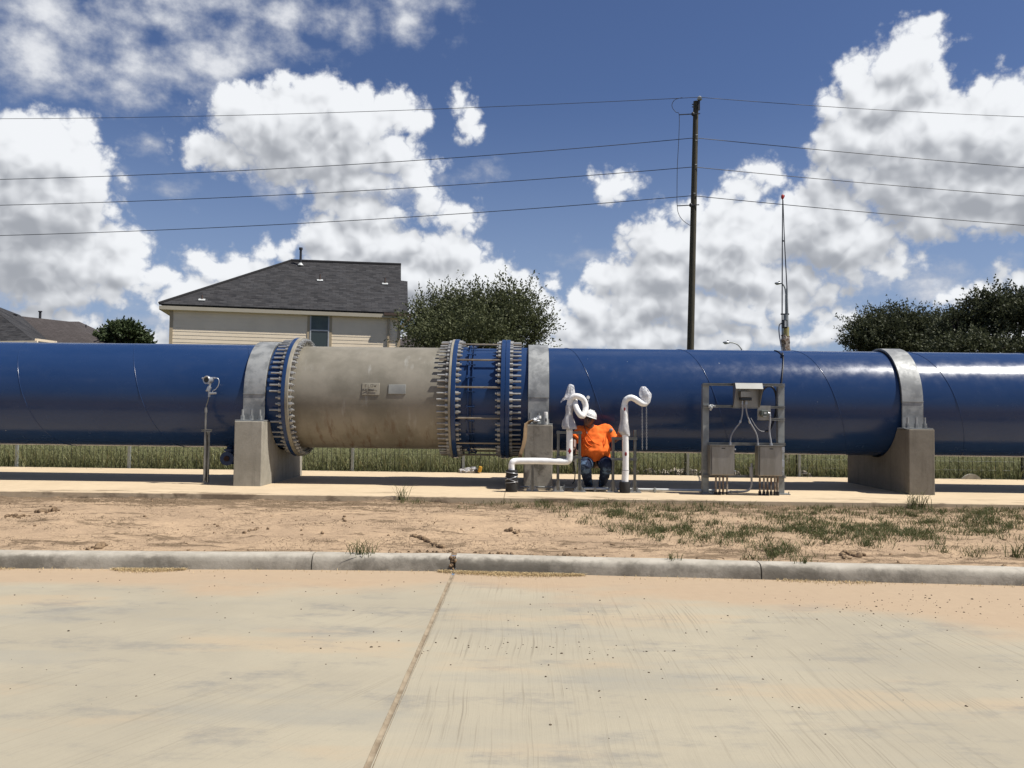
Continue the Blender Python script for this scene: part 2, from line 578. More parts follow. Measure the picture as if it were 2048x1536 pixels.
# kerb: pale top, face darkened by painted grazing shade plus ragged splash dirt
m, t, b = newmat('kerb_concrete')
co = wpos(t)
sz = nn(t, 'ShaderNodeSeparateXYZ'); t.links.new(co, sz.inputs[0])
c = mixc(t, mrange(t, noise_(t, co, 3.0, 7, 0.65), 0.35, 0.68), (0.58, 0.53, 0.44), (0.44, 0.40, 0.325))
grime_shade = mrange(t, math_(t, 'ADD', sz.outputs[2], math_(t, 'MULTIPLY', noise_(t, co, 7.0, 7, 0.7), 0.12)), 0.215, 0.165, 0, 0.85)
grime_shade = math_(t, 'MULTIPLY', grime_shade, mrange(t, noise_(t, co, 1.1, 6, 0.7), 0.40, 0.60, 0.35, 1.0))
c = mixc(t, grime_shade, c, (0.12, 0.105, 0.08))
c = mixc(t, mrange(t, noise_(t, vmath(t, 'MULTIPLY', co, (0.35, 1, 1)), 1.3, 5), 0.56, 0.66, 0, 0.75), c, (0.36, 0.27, 0.17))
t.links.new(c, b.inputs['Base Color'])
b.inputs['Roughness'].default_value = 0.85
bump(t, b, noise_(t, co, 30, 6, 0.7), 0.4, 0.012)
M['kerb'] = m


# street concrete: brush lines along Y, dirt film by the kerb, tyre scuffs, oil-grey patches
def street(name, slant, brush):
    m, t, b = newmat(name)
    co = wpos(t)
    sx = nn(t, 'ShaderNodeSeparateXYZ'); t.links.new(co, sx.inputs[0])
    c = mixc(t, mrange(t, noise_(t, co, 0.55, 8, 0.62), 0.35, 0.68), (0.50, 0.445, 0.33), (0.43, 0.385, 0.29))
    c = mixc(t, mrange(t, noise_(t, vmath(t, 'MULTIPLY', co, (0.55, 1.9, 1)), 0.8, 6, 0.6), 0.5, 0.72, 0, 0.6), c, (0.37, 0.355, 0.30))
    c = mixc(t, mrange(t, noise_(t, vmath(t, 'MULTIPLY', co, (0.4, 1.3, 1)), 0.9, 7, 0.6), 0.53, 0.66, 0, 0.5), c, (0.56, 0.43, 0.28))
    # grey scuffs
    c = mixc(t, mrange(t, noise_(t, vmath(t, 'MULTIPLY', co, (1.1, 2.2, 1)), 0.9, 9, 0.74), 0.50, 0.70, 0, 0.7), c, (0.27, 0.26, 0.235))
    # brush strokes
    fine = noise_(t, vmath(t, 'MULTIPLY', vmath(t, 'ADD', co, (0, 0, 0)), (1, slant, 1)), 1.0, 1)
    st = nn(t, 'ShaderNodeCombineXYZ')
    setin(t, st.inputs[0], math_(t, 'MULTIPLY_ADD', sx.outputs[1], slant, math_(t, 'ADD', sx.outputs[0], math_(t, 'MULTIPLY', noise_(t, co, 0.7, 2), 0.12))))
    setin(t, st.inputs[1], math_(t, 'MULTIPLY', sx.outputs[1], 0.010))
    br = noise_(t, st.outputs[0], 55.0, 3, 0.8)
    br2 = noise_(t, st.outputs[0], 14.0, 4, 0.8)
    patch = mrange(t, noise_(t, co, 0.8, 4), 0.42, 0.62, 0.25, 1.0)
    c = mixc(t, math_(t, 'MULTIPLY', mrange(t, br, 0.52, 0.68, 0, brush), patch), c, (0.33, 0.29, 0.215))
    c = mixc(t, math_(t, 'MULTIPLY', mrange(t, br2, 0.55, 0.70, 0, brush * 0.8), patch), c, (0.36, 0.32, 0.24))
    # fine grit
    c = mixc(t, mrange(t, noise_(t, co, 60, 3, 0.7), 0.62, 0.75, 0, 0.30), c, (0.25, 0.20, 0.14))
    # washed soil lying near the kerb, deeper to the right
    edge = math_(t, 'ADD', sx.outputs[1], math_(t, 'MULTIPLY_ADD', noise_(t, vmath(t, 'MULTIPLY', co, (0.5, 1, 1)), 1.1, 7, 0.6), 2.3, -1.15))
    edge = math_(t, 'ADD', edge, math_(t, 'MULTIPLY', math_(t, 'MAXIMUM', math_(t, 'SUBTRACT', sx.outputs[0], 1.0), 0.0), 0.45))
    soil = mixc(t, noise_(t, co, 9, 6, 0.7), (0.58, 0.43, 0.285), (0.47, 0.345, 0.225))
    c = mixc(t, mrange(t, edge, 7.15, 8.0, 0, 0.85), c, soil)
    t.links.new(c, b.inputs['Base Color'])
    b.inputs['Roughness'].default_value = 0.88
    b.inputs['Specular IOR Level'].default_value = 0.2
    bump(t, b, math_(t, 'ADD', br, noise_(t, co, 40, 5, 0.7)), 0.22, 0.006)
    return m


M['street_r'] = street('street_concrete', 0.0, 0.95)
M['street_l'] = street('worn_street_concrete', -0.55, 0.55)
# soil of the verge
m, t, b = newmat('verge_soil')
co = wpos(t)
c = mixc(t, mrange(t, noise_(t, vmath(t, 'MULTIPLY', co, (0.6, 1.4, 1)), 1.3, 9, 0.68), 0.34, 0.66), (0.63, 0.455, 0.295), (0.49, 0.355, 0.235))
sy = nn(t, 'ShaderNodeSeparateXYZ'); t.links.new(co, sy.inputs[0])
band = math_(t, 'MAXIMUM', mrange(t, sy.outputs[1], 11.0, 11.9, 0, 0.125), mrange(t, sy.outputs[1], 9.5, 8.75, 0, 0.05))
deb = mrange(t, math_(t, 'ADD', band, noise_(t, vmath(t, 'MULTIPLY', co, (0.7, 2.6, 1)), 1.9, 10, 0.82)), 0.52, 0.61, 0, 0.85)
c = mixc(t, deb, c, (0.19, 0.135, 0.085))
c = mixc(t, mrange(t, noise_(t, vmath(t, 'MULTIPLY', co, (1, 2, 1)), 26, 5, 0.7), 0.58, 0.70, 0, 0.7), c, (0.13, 0.095, 0.055))
vor = nn(t, 'ShaderNodeTexVoronoi', feature='DISTANCE_TO_EDGE'); vor.inputs['Scale'].default_value = 9.0
wv = vmath(t, 'ADD', co, vmath(t, 'MULTIPLY', vmath(t, 'SUBTRACT', noise_(t, co, 5, 4, out='c'), (.5, .5, .5)), (0.25, 0.25, 0)))
t.links.new(wv, vor.inputs['Vector'])
crk = math_(t, 'MULTIPLY', mrange(t, vor.outputs['Distance'], 0.035, 0.0), mrange(t, noise_(t, co, 1.1, 3), 0.45, 0.6))
c = mixc(t, math_(t, 'MULTIPLY', crk, 0.65), c, (0.20, 0.14, 0.085))
t.links.new(c, b.inputs['Base Color'])
b.inputs['Roughness'].default_value = 0.95
b.inputs['Specular IOR Level'].default_value = 0.1
bump(t, b, math_(t, 'SUBTRACT', noise_(t, co, 22, 9, 0.75), math_(t, 'MULTIPLY', crk, 0.5)), 0.75, 0.03)
M['soil'] = m
M['clod'] = mat('dry_clod', (0.40, 0.28, 0.17), (0.20, 0.14, 0.09), 14, 0.95, 0, 0.6, 60, spec=0.1)
M['pebble'] = mat('dark_grit', (0.16, 0.12, 0.08), (0.06, 0.045, 0.03), 9, 0.9, spec=0.2)
M['rubble'] = mat('pale_rubble', (0.62, 0.55, 0.46), (0.40, 0.34, 0.27), 5, 0.9, 0, 0.5, 30)
M['field_soil'] = mat('field_soil', (0.12, 0.12, 0.055), (0.08, 0.085, 0.04), 1.5, 0.95, spec=0.1)


def leafmat(name, cols, sc=6.0, trans=0.25, rough=0.6, spec=0.2):
    m, t, b = newmat(name)
    co = wpos(t)
    f = noise_(t, co, sc, 3, 0.7)
    c = mixc(t, mrange(t, f, 0.38, 0.5), cols[0], cols[1])
    c = mixc(t, mrange(t, noise_(t, co, sc * 4.1, 2, 0.7), 0.5, 0.68), c, cols[2])
    t.links.new(c, b.inputs['Base Color'])
    b.inputs['Roughness'].default_value = rough
    b.inputs['Specular IOR Level'].default_value = spec
    tl = nn(t, 'ShaderNodeBsdfTranslucent'); t.links.new(c, tl.inputs[0])
    mx = nn(t, 'ShaderNodeMixShader'); mx.inputs[0].default_value = trans
    t.links.new(b.outputs[0], mx.inputs[1]); t.links.new(tl.outputs[0], mx.inputs[2])
    t.links.new(mx.outputs[0], t.nodes['Material Output'].inputs[0])
    return m


M['oak'] = leafmat('oak_leaves', [(0.08, 0.092, 0.042), (0.12, 0.135, 0.06), (0.20, 0.21, 0.11)], 1.6)
M['oak_dark'] = leafmat('dark_oak_leaves', [(0.055, 0.065, 0.034), (0.085, 0.096, 0.05), (0.15, 0.16, 0.085)], 1.3)
M['round'] = leafmat('broad_leaves', [(0.05, 0.075, 0.03), (0.08, 0.11, 0.045), (0.13, 0.165, 0.07)], 1.6)
M['bark'] = mat('bark', (0.10, 0.08, 0.06), (0.05, 0.04, 0.03), 6, 0.9, 0, 0.6, 30)
M['grass'] = leafmat('green_grass', [(0.095, 0.115, 0.042), (0.14, 0.16, 0.06), (0.27, 0.24, 0.12)], 9.0, 0.3)
M['field'] = leafmat('tall_field_grass', [(0.20, 0.215, 0.095), (0.27, 0.28, 0.13), (0.46, 0.42, 0.23)], 2.5, 0.3)
M['straw'] = mat('dry_straw', (0.85, 0.66, 0.36), (0.50, 0.36, 0.19), 30, 0.9, spec=0.1)
# house
M['siding'] = mat('cream_lap_siding', (1.14, 0.96, 0.71), (1.06, 0.89, 0.655), 1.2, 0.75, 0, 0.05, 40)
M['trim'] = mat('tan_trim', (0.58, 0.46, 0.30), (0.52, 0.41, 0.26), 2.0, 0.7)
M['trim_brown'] = mat('brown_gutter', (0.12, 0.075, 0.05), (0.10, 0.06, 0.04), 2.0, 0.5)
M['window_frame'] = mat('white_vinyl', (0.62, 0.64, 0.66), None, 2.0, 0.5)
m, t, b = newmat('window_glass')
co = wpos(t)
b.inputs['Base Color'].default_value = (0.035, 0.05, 0.05, 1)
b.inputs['Roughness'].default_value = 0.06
M['glass'] = m
M['blind'] = mat('window_blind', (0.16, 0.21, 0.20), (0.13, 0.17, 0.165), 3.0, 0.7)


def shingle(name, a, bcol, c3):
    m, t, b = newmat(name)
    uv = coords(t, 'UV')
    br = nn(t, 'ShaderNodeTexBrick')
    t.links.new(uv, br.inputs['Vector'])
    br.inputs['Color1'].default_value = (*a, 1); br.inputs['Color2'].default_value = (*bcol, 1)
    br.inputs['Mortar'].default_value = (*[x * 0.45 for x in a], 1)
    br.inputs['Scale'].default_value = 1.0
    br.inputs['Brick Width'].default_value = 0.30
    br.inputs['Row Height'].default_value = 0.145
    br.inputs['Mortar Size'].default_value = 0.012
    br.inputs['Mortar Smooth'].default_value = 0.3
    br.inputs['Bias'].default_value = 0.0
    c = mixc(t, mrange(t, noise_(t, vmath(t, 'MULTIPLY', uv, (3.0, 6.9, 1)), 1.0, 2, 0.5), 0.4, 0.62), br.outputs[0], c3, 'MIX')
    c = mixc(t, 0.35, br.outputs[0], c)
    c = mixc(t, mrange(t, noise_(t, uv, 40.0, 3), 0.4, 0.7, 0, 0.5), c, tuple(x * 0.6 for x in a))
    t.links.new(c, b.inputs['Base Color'])
    b.inputs['Roughness'].default_value = 0.9
    b.inputs['Specular IOR Level'].default_value = 0.15
    bump(t, b, br.outputs[1], 0.5, -0.01)
    return m


M['shingle'] = shingle('charcoal_shingles', (0.052, 0.052, 0.055), (0.018, 0.018, 0.020), (0.092, 0.086, 0.084))
M['shingle_b'] = shingle('brown_shingles', (0.078, 0.068, 0.066), (0.055, 0.048, 0.046), (0.095, 0.082, 0.078))
M['pole_wood'] = mat('pole_wood', (0.105, 0.085, 0.05), (0.055, 0.05, 0.03), 5, 0.9, 0, 0.4, 40, stretch=(6, 6, 0.4))
M['line'] = mat('line_wire', (0.03, 0.03, 0.035), None, 2, 0.6)
M['fence'] = mat('fence_wire', (0.03, 0.035, 0.03), (0.05, 0.055, 0.05), 2, 0.5, 0.3)
M['fence_rail'] = mat('fence_rail', (0.42, 0.44, 0.42), (0.34, 0.36, 0.34), 2, 0.45, 0.3)
# person
M['skin'] = mat('dark_skin', (0.19, 0.095, 0.062), (0.15, 0.07, 0.045), 20, 0.45)
M['orange'] = mat('orange_shirt', (1.18, 0.235, 0.04), (1.10, 0.21, 0.035), 5, 0.85, 0, 0.25, 18, spec=0.15)
M['denim'] = mat('blue_denim', (0.022, 0.032, 0.065), (0.13, 0.20, 0.31), 6, 0.85, 0, 0.4, 22, 0.50, 0.62, spec=0.15)
M['boot'] = mat('dark_boot', (0.012, 0.011, 0.01), (0.03, 0.025, 0.02), 12, 0.6)
M['hat'] = mat('white_helmet', (1.1, 1.1, 1.07), None, 5, 0.3)
M['grey_cloth'] = mat('grey_patch', (0.38, 0.36, 0.36), (0.25, 0.24, 0.24), 30, 0.8)
M['glove'] = mat('orange_glove', (0.85, 0.20, 0.05), (0.6, 0.12, 0.03), 30, 0.7)

# ================================================================== SETTING
PADZ, AX_Y, AX_Z, PR = 0.424, 14.55, 1.894, 0.905


def kerb_px(x):
    return float(np.interp(x, [-600, 0, 625, 900, 1200, 1520, 1800, 2048, 2700], [1131, 1137, 1140, 1143, 1151, 1159, 1166, 1172, 1190]))


_kx = [PG(x, kerb_px(x), 0) for x in range(-600, 2701, 50)]
KX, KY = [p.x for p in _kx], [p.y for p in _kx]


def kerbY(x):
    return float(np.interp(x, KX, KY))


# joints in kerb
JX = [-12.0, PG(625, 1138, 0).x, PG(905, 1143, 0).x, PG(1522, 1158, 0).x, 12.0]
GAP = [0, 0.006, 0.03, 0.006, 0]
mb = MB()
prof = [(0.0, -0.02), (0.012, 0.075), (0.03, 0.118), (0.06, 0.143), (0.10, 0.15), (0.20, 0.152), (0.215, 0.13), (0.22, -0.02)]
rng = random.Random(5)
for k in range(4):
    xs = np.linspace(JX[k] + GAP[k], JX[k + 1] - GAP[k + 1], 60)
    vs, fs = [], []
    for x in xs:
        for (dy, z) in prof:
            w = mnoise.noise(Vector((x * 1.3, dy * 4, z * 4))) * 0.008
            vs.append((x, kerbY(x) + dy + w, z + w * 0.5))
    n = len(prof)
    for i in range(len(xs) - 1):
        for j in range(n - 1):
            fs.append((i * n + j, (i + 1) * n + j, (i + 1) * n + j + 1, i * n + j + 1))
    fs.append(tuple(range(n))); fs.append(tuple((len(xs) - 1) * n + j for j in range(n - 1, -1, -1)))
    mb.add(vs, fs)
tag(mb.build('kerb', M['kerb'], org=(0, 8.4, 0), smooth=50), kind='structure')
mb = MB()   # soil packed in the broken joint
x0 = JX[2]
for i in range(40):
    mb.ell((x0 + rng.uniform(-0.035, 0.035), kerbY(x0) + rng.uniform(0.0, 0.2), rng.uniform(0.02, 0.14)), [rng.uniform(0.008, 0.022)] * 3, 6, 4)
tag(mb.build('soil_plug', M['clod'], org=(x0, 8.4, 0), smooth=80), kind='stuff', label='crumbled soil filling the broken joint in the kerb', cat='soil')

# street slabs either side of the expansion joint
ja, jb = PG(893, 1178, 0), PG(737, 1530, 0)
jd = (jb - ja)


def jx(y):
    return ja.x + jd.x * (y - ja.y) / jd.y


def slab_mesh(name, xa, xb, mt):
    vs = []
    fs = []
    ys = np.linspace(-25, 8.48, 24)
    for y in ys:
        a = jx(y) + 0.014 if xa is None else xa
        b = jx(y) - 0.014 if xb is None else xb
        vs += [(a, y if y < 8.4 else kerbY(a) + 0.03, 0), (b, y if y < 8.4 else kerbY(b) + 0.03, 0)]
    # follow the kerb with a fan of columns
    vs, fs = [], []
    cols = 40
    for i, y in enumerate(ys):
        a = jx(y) + 0.014 if xa is None else xa
        b = jx(y) - 0.014 if xb is None else xb
        for j in range(cols + 1):
            x = a + (b - a) * j / cols
            yy = y if i < len(ys) - 1 else kerbY(x) + 0.03
            edge = (xa is None and j == 0) or (xb is None and j == cols)
            vs.append((x, min(yy, kerbY(x) + 0.03), 0.0))
    for i in range(len(ys) - 1):
        for j in range(cols):
            fs.append((i * (cols + 1) + j, i * (cols + 1) + j + 1, (i + 1) * (cols + 1) + j + 1, (i + 1) * (cols + 1) + j))
    m_ = MB(); m_.add(vs, fs)
    return m_.build(name, mt, org=(0, 4, 0))


tag(slab_mesh('street', None, 45, M['street_r']), kind='structure')
tag(slab_mesh('street', -45, None, M['street_l']), kind='structure')
mb = MB()
ys = np.linspace(-25, 8.4, 500)
vs = []
for y in ys:
    w = mnoise.noise(Vector((y * 3, 0, 0))) * 0.006
    vs += [(jx(y) - 0.035, y, -0.03), (jx(y) - 0.017 + w * .5, y, 0.004), (jx(y) - 0.010, y, -0.006), (jx(y) + 0.010, y, -0.006 + w * .5), (jx(y) + 0.022 + w, y, 0.002), (jx(y) + 0.035, y, -0.03)]
mb.add(vs, [(i * 6 + j, i * 6 + j + 1, i * 6 + j + 7, i * 6 + j + 6) for i in range(len(ys) - 1) for j in range(5)])
M['joint'] = mat('joint_filler', (0.42, 0.345, 0.245), (0.28, 0.22, 0.15), 7, 0.95, 0, 0.5, 50, spec=0.1)
tag(mb.build('street_joint', M['joint'], org=(0, 4, 0), smooth=60), kind='structure')

# pad
mb = MB()
JP = [-45, -9.0, PG(1009, 990, PADZ).x, 8.6, 45]
for k in range(4):
    a, b = JP[k] + 0.004, JP[k + 1] - 0.004
    mb.prism([(12.03, 0.2), (12.03, PADZ - 0.012), (12.042, PADZ), (17.1, PADZ), (17.1, 0.2)], a, b)
tag(mb.build('concrete_pad', M['pad'], org=(0, 14, PADZ)), kind='structure')


def fb(x, y, s, o=4):
    return mnoise.fractal(Vector((x * s, y * s, 3.7)), 0.9, 2.1, o)


def verge_z(x, y):
    t = (y - (kerbY(x) + 0.2)) / (12.04 - (kerbY(x) + 0.2))
    t = max(0.0, min(1.0, t))
    base = 0.135 + (0.345 - 0.135) * (t ** 0.8)
    damp = min(1, t * 8 + 0.15)
    z = base + (fb(x * 0.6, y, 0.9) * 0.03 + fb(x * 0.7, y * 1.6, 4.0, 5) * 0.016 + max(0, fb(x + 9, y, 11.0, 3) - 0.25) * 0.03) * damp
    # tyre rut pressed in the soil near the kerb, left of the joint
    return z


mb = MB()
vs = []
xs = np.concatenate([np.linspace(-40, -8.2, 30), np.linspace(-8.1, 8.1, 480), np.linspace(8.2, 40, 30)])
ts = np.linspace(0, 1, 100)
for x in xs:
    k0 = kerbY(x) + 0.19
    for t_ in ts:
        y = k0 + (12.08 - k0) * t_
        vs.append((x, y, verge_z(x, y)))
n = len(ts)
mb.add(vs, [(i * n + j, (i + 1) * n + j, (i + 1) * n + j + 1, i * n + j + 1) for i in range(len(xs) - 1) for j in range(n - 1)])
tag(mb.build('verge', M['soil'], org=(0, 10, 0), smooth=180), kind='structure')

# field beyond the pad, out to the horizon
mb = MB()
vs = []
ys = [17.05, 18, 20, 23, 27, 32, 40, 60, 100, 200, 500, 1500]
xs2 = [-1500, -300, -100, -40, -20, -10, 0, 10, 20, 40, 100, 300, 1500]
for y in ys:
    for x in xs2:
        vs.append((x, y, 0.36 if y < 19 else 0.30))
n = len(xs2)
mb.add(vs, [(i * n + j, i * n + j + 1, (i + 1) * n + j + 1, (i + 1) * n + j) for i in range(len(ys) - 1) for j in range(n - 1)])
tag(mb.build('field_ground', M['field_soil'], org=(0, 60, 0.3)), kind='structure')


# ------------------------------------------------------------------ grass, straw, grit (numpy-built blades)
def blades(name, mt, pts, hgt, wid, lean, rngn, label, cat, z_of, curl=0.5, kind='stuff'):
    n = len(pts)
    x, y = pts[:, 0], pts[:, 1]
    z = np.array([z_of(a, b) for a, b in pts])
    h = hgt * rngn.uniform(0.45, 1.15, n)
    a = rngn.uniform(0, 2 * np.pi, n)
    L = lean * rngn.uniform(0.2, 1.3, n) * h
    dx, dy = np.cos(a) * L, np.sin(a) * L
    wa = rngn.uniform(0, np.pi, n)
    wx, wy = np.cos(wa) * wid, np.sin(wa) * wid
    V = np.empty((n, 5, 3))
    V[:, 0] = np.c_[x - wx, y - wy, z - 0.01]
    V[:, 1] = np.c_[x + wx, y + wy, z - 0.01]
    V[:, 2] = np.c_[x + wx * .7 + dx * .35, y + wy * .7 + dy * .35, z + h * .6]
    V[:, 3] = np.c_[x - wx * .7 + dx * .35, y - wy * .7 + dy * .35, z + h * .6]
    V[:, 4] = np.c_[x + dx, y + dy, z + h * (1 - curl * lean * 0.3)]
    me = bpy.data.meshes.new(name)
    idx = np.arange(n)[:, None] * 5
    q = (idx + np.array([[0, 1, 2, 3]])).tolist()
    tr = (idx + np.array([[3, 2, 4]])).tolist()
    o0 = Vector((float(x.mean()), float(y.mean()), float(z.mean())))
    me.from_pydata((V.reshape(-1, 3) - np.array(o0)).tolist(), [], q + tr)
    me.materials.append(mt)
    o = link(bpy.data.objects.new(name, me))
    o.location = o0
    return tag(o, label, cat, kind=kind)


rn = np.random.default_rng(3)
# tall field grass behind the fence
pts = np.c_[rn.uniform(-14, 15, 60000), 17.25 + rn.uniform(0, 1, 60000) ** 1.5 * 16]
pts[:, 0] *= pts[:, 1] / 17.5
blades('field_grass', M['field'], pts, 0.66, 0.007, 1.15, rn, 'tall green grass filling the field behind the wire fence', 'grass', lambda a, b: 0.33)
# verge patches, from the survey picture: px, py, spread x, spread y, blades
PATCH = [(715, 1000, 60, 5, 380), (800, 1002, 26, 6, 420), (885, 1004, 40, 7, 450), (940, 1003, 30, 6, 260), (350, 997, 30, 5, 220), (500, 994, 50, 4, 160), (620, 998, 40, 4, 160), (270, 992, 30, 4, 130),
         (1010, 1013, 50, 7, 420), (1080, 1005, 50, 7, 350), (1140, 1018, 60, 8, 620), (1200, 1008, 60, 8, 520), (1240, 1030, 60, 10, 900), (1290, 1010, 60, 8, 500), (1330, 1050, 60, 9, 950), (1300, 1035, 60, 10, 700),
         (1400, 1060, 60, 8, 620), (1470, 1068, 22, 6, 300), (1420, 1012, 70, 7, 620), (1500, 1008, 60, 7, 500), (1370, 1026, 60, 8, 460), (1560, 1052, 60, 9, 900), (1600, 1035, 60, 9, 700), (1650, 1062, 70, 9, 1000),
         (1560, 1088, 32, 7, 460), (1540, 1080, 30, 7, 360), (1700, 1050, 70, 10, 900), (1610, 1015, 60, 7, 460), (1760, 1010, 40, 8, 760), (1680, 1020, 70, 8, 500), (1800, 1060, 60, 9, 720), (1820, 1035, 60, 9, 640),
         (1880, 1050, 70, 10, 980), (1950, 1040, 60, 9, 760), (2010, 1030, 50, 12, 800), (1900, 1010, 70, 7, 560), (1990, 1052, 60, 8, 600), (1920, 1085, 34, 5, 150), (1870, 1012, 50, 6, 340), (1980, 1010, 60, 6, 300), (1740, 1062, 60, 9, 560),
         (2100, 1050, 90, 16, 1200), (1040, 1000, 70, 4, 260), (1580, 998, 60, 4, 260), (1820, 1003, 90, 4, 320), (1250, 1003, 90, 4, 300), (1450, 1040, 90, 12, 360), (1850, 1075, 60, 6, 160)]
gp = []
for (px, py, sx_, sy_, k) in PATCH:
    k = int(k * 1.05)
    cl = max(4, k // 26)
    cxs = np.clip(rn.normal(0, 0.85, cl), -1.8, 1.8) * sx_ + px
    cys = np.clip(rn.normal(0, 0.9, cl), -1.8, 1.8) * sy_ + py
    for a, bb in zip(cxs, cys):
        p = PG(a, max(bb, 992), 0.29)
        m_ = k // cl
        rr = rn.uniform(0.02, 0.10)
        gp.append(np.c_[rn.normal(p.x, rr * 1.2, m_), rn.normal(p.y, rr, m_)])
gp = np.concatenate(gp)
kx = np.array([kerbY(a) for a in gp[:, 0]])
gp = gp[(gp[:, 1] > kx + 0.24) & (gp[:, 1] < 12.02)]
blades('verge_grass', M['grass'], gp, 0.085, 0.0036, 1.6, rn, 'low patchy green grass spreading over the tan soil before the pad', 'grass', verge_z)
# dry dead stems lying over the soil
dp = np.c_[rn.uniform(-8, 8, 16000), rn.uniform(8.7, 12.0, 16000)]
keep = np.array([mnoise.noise(Vector((a * 1.1, b_ * 1.9, 1.0))) + 0.06 + (0.22 if b_ > 11.5 else 0) + (0.16 if b_ < 9.2 else 0) > 0.18 for a, b_ in dp])
dp = dp[keep]
M['dead'] = mat('dead_stems', (0.20, 0.15, 0.09), (0.10, 0.075, 0.045), 20, 0.95, spec=0.1)
blades('dead_grass', M['dead'], dp, 0.022, 0.0028, 3.5, rn, 'brown dead grass stems matted over the tan soil', 'grass', verge_z)

# upright tufts one can point to
def tuft(px, py, h, k, label, spread=0.05):
    p = PG(px, py, 0.16 if py > 1080 else 0.31)
    p.y = min(p.y, 12.0)
    pts_ = np.c_[rn.normal(p.x, spread, k), rn.normal(p.y, spread * 0.6, k)]
    o = blades('grass_tuft', M['grass'], pts_, h, 0.0045, 0.8, rn, label, 'grass tuft', verge_z, kind=None)
    o['group'] = 'grass tufts standing up from the verge'


tuft(722, 1106, 0.22, 46, 'green grass tuft growing against the kerb left of its broken joint', 0.06)
tuft(1838, 1086, 0.16, 26, 'small green grass tuft alone on bare soil below the right concrete pier')
tuft(1345, 1118, 0.12, 22, 'tiny grass tuft at the kerb below the electrical panel stand')
tuft(1608, 1124, 0.12, 20, 'thin grass tuft at the kerb right of the kerb joint')
tuft(1758, 1004, 0.30, 70, 'bushy grass tuft at the pad edge in front of the right concrete pier', 0.09)
tuft(815, 1000, 0.30, 26, 'tall seeding grass tuft at the pad edge below the grey pipe section', 0.04)
tuft(2036, 1118, 0.2, 40, 'grass tuft by the kerb at the right edge of the picture', 0.06)


def scatter(name, mt, pts, r0, r1, z_of, label, cat, flat=0.6, seed=1, kind='stuff', n=7, m_=5):
    g_ = random.Random(seed)
    mb_ = MB()
    for (x, y) in pts:
        r_ = g_.uniform(r0, r1) * g_.choice([0.6, 0.8, 1.0, 1.3])
        q = Matrix.Rotation(g_.uniform(0, 6.3), 3, 'Z')
        k0 = len(mb_.v)
        mb_.ell((x, y, z_of(x, y) + r_ * flat * 0.4), (r_ * g_.uniform(.8, 1.4), r_ * g_.uniform(.7, 1.1), r_ * flat), n, m_, q)
        for i in range(k0, len(mb_.v)):
            v = Vector(mb_.v[i]); d_ = v - Vector((x, y, z_of(x, y)))
            w = 1 + 0.45 * mnoise.noise(v * (0.9 / r_))
            mb_.v[i] = tuple(Vector((x, y, z_of(x, y))) + d_ * w)
    a_ = np.array(pts)
    return tag(mb_.build(name, mt, org=(float(a_[:, 0].mean()), float(a_[:, 1].mean()), 0), smooth=35), label, cat, kind=kind)


g2 = random.Random(11)
pts = []
for i in range(300):
    cx_ = g2.choice([-4.6, -2.9, -2.1, 0.4, 1.2, 3.0]); x, y = (g2.gauss(cx_, 0.8) if g2.random() < .55 else g2.uniform(-6.5, 6.5)), 4.0 + 4.3 * g2.random() ** 0.7
    pts.append((x, y))
for i in range(190):   # denser drift of grit to the right near the kerb
    pts.append((g2.gauss(3.6, 0.9), g2.gauss(7.2, 0.35)))
for i in range(70):
    pts.append((g2.gauss(-0.1, 0.9), g2.gauss(5.75, 0.12)))
pts = [p for p in pts if p[1] < kerbY(p[0]) - 0.03]
scatter('street_grit', M['pebble'], pts, 0.0025, 0.0068, lambda a, b: 0.0, 'scattered dark grit and pebbles on the street', 'grit')
pts = [(x, kerbY(x) + g2.uniform(0.2, 0.33)) for x in np.concatenate([rn.uniform(JX[2] - 0.9, JX[2] + 1.6, 70), rn.uniform(-3.5, 6.5, 50)])]
pts += [(g2.uniform(-7.5, 7.5), g2.uniform(8.8, 11.9)) for i in range(260)]
scatter('soil_clods', M['clod'], pts, 0.007, 0.017, verge_z, 'small dry soil clods lying about the verge', 'soil', 0.8, 2)
pts = []
for (px, py) in [(100, 1037), (20, 1044), (40, 1045), (105, 1038), (185, 1088), (515, 1065), (1025, 1068), (1697, 1104), (1690, 1107)]:
    p = PG(px, py, 0.2)
    for i in range(9):
        pts.append((p.x + g2.gauss(0, 0.07), p.y + g2.gauss(0, 0.05)))
for i in range(46):   # ridge of earth thrown up by a tyre
    t_ = i / 45
    p = PG(822 + 62 * t_, 1074 + 13 * t_, 0.2)
    pts.append((p.x, p.y))
scatter('earth_lumps', M['clod'], pts, 0.014, 0.032, verge_z, 'larger lumps and a thrown-up ridge of earth on the verge', 'soil', 0.9, 3, n=10, m_=7)
# straw drifts at the foot of the kerb
sp_ = []
for (xa, xb, k) in [(PG(870, 1155, 0).x, PG(1170, 1155, 0).x, 3600), (PG(210, 1145, 0).x, PG(360, 1145, 0).x, 1400), (PG(1560, 1165, 0).x, PG(1760, 1170, 0).x, 300), (-6, 6, 380), (PG(0, 1138, 0).x - .3, PG(30, 1138, 0).x, 130)]:
    xs_ = rn.uniform(xa, xb, k)
    c_ = np.sin((xs_ - xa) / (xb - xa) * np.pi)
    sp_.append(np.c_[xs_, np.array([kerbY(a) for a in xs_]) - 0.02 - np.abs(rn.normal(0, 0.05, k)) * (0.4 + c_ * 1.3)])
sp_ = np.concatenate(sp_)
blades('straw_litter', M['straw'], sp_, 0.026, 0.0024, 2.6, rn, 'pale dry straw drifted along the foot of the kerb', 'straw', lambda a, b: 0.004)

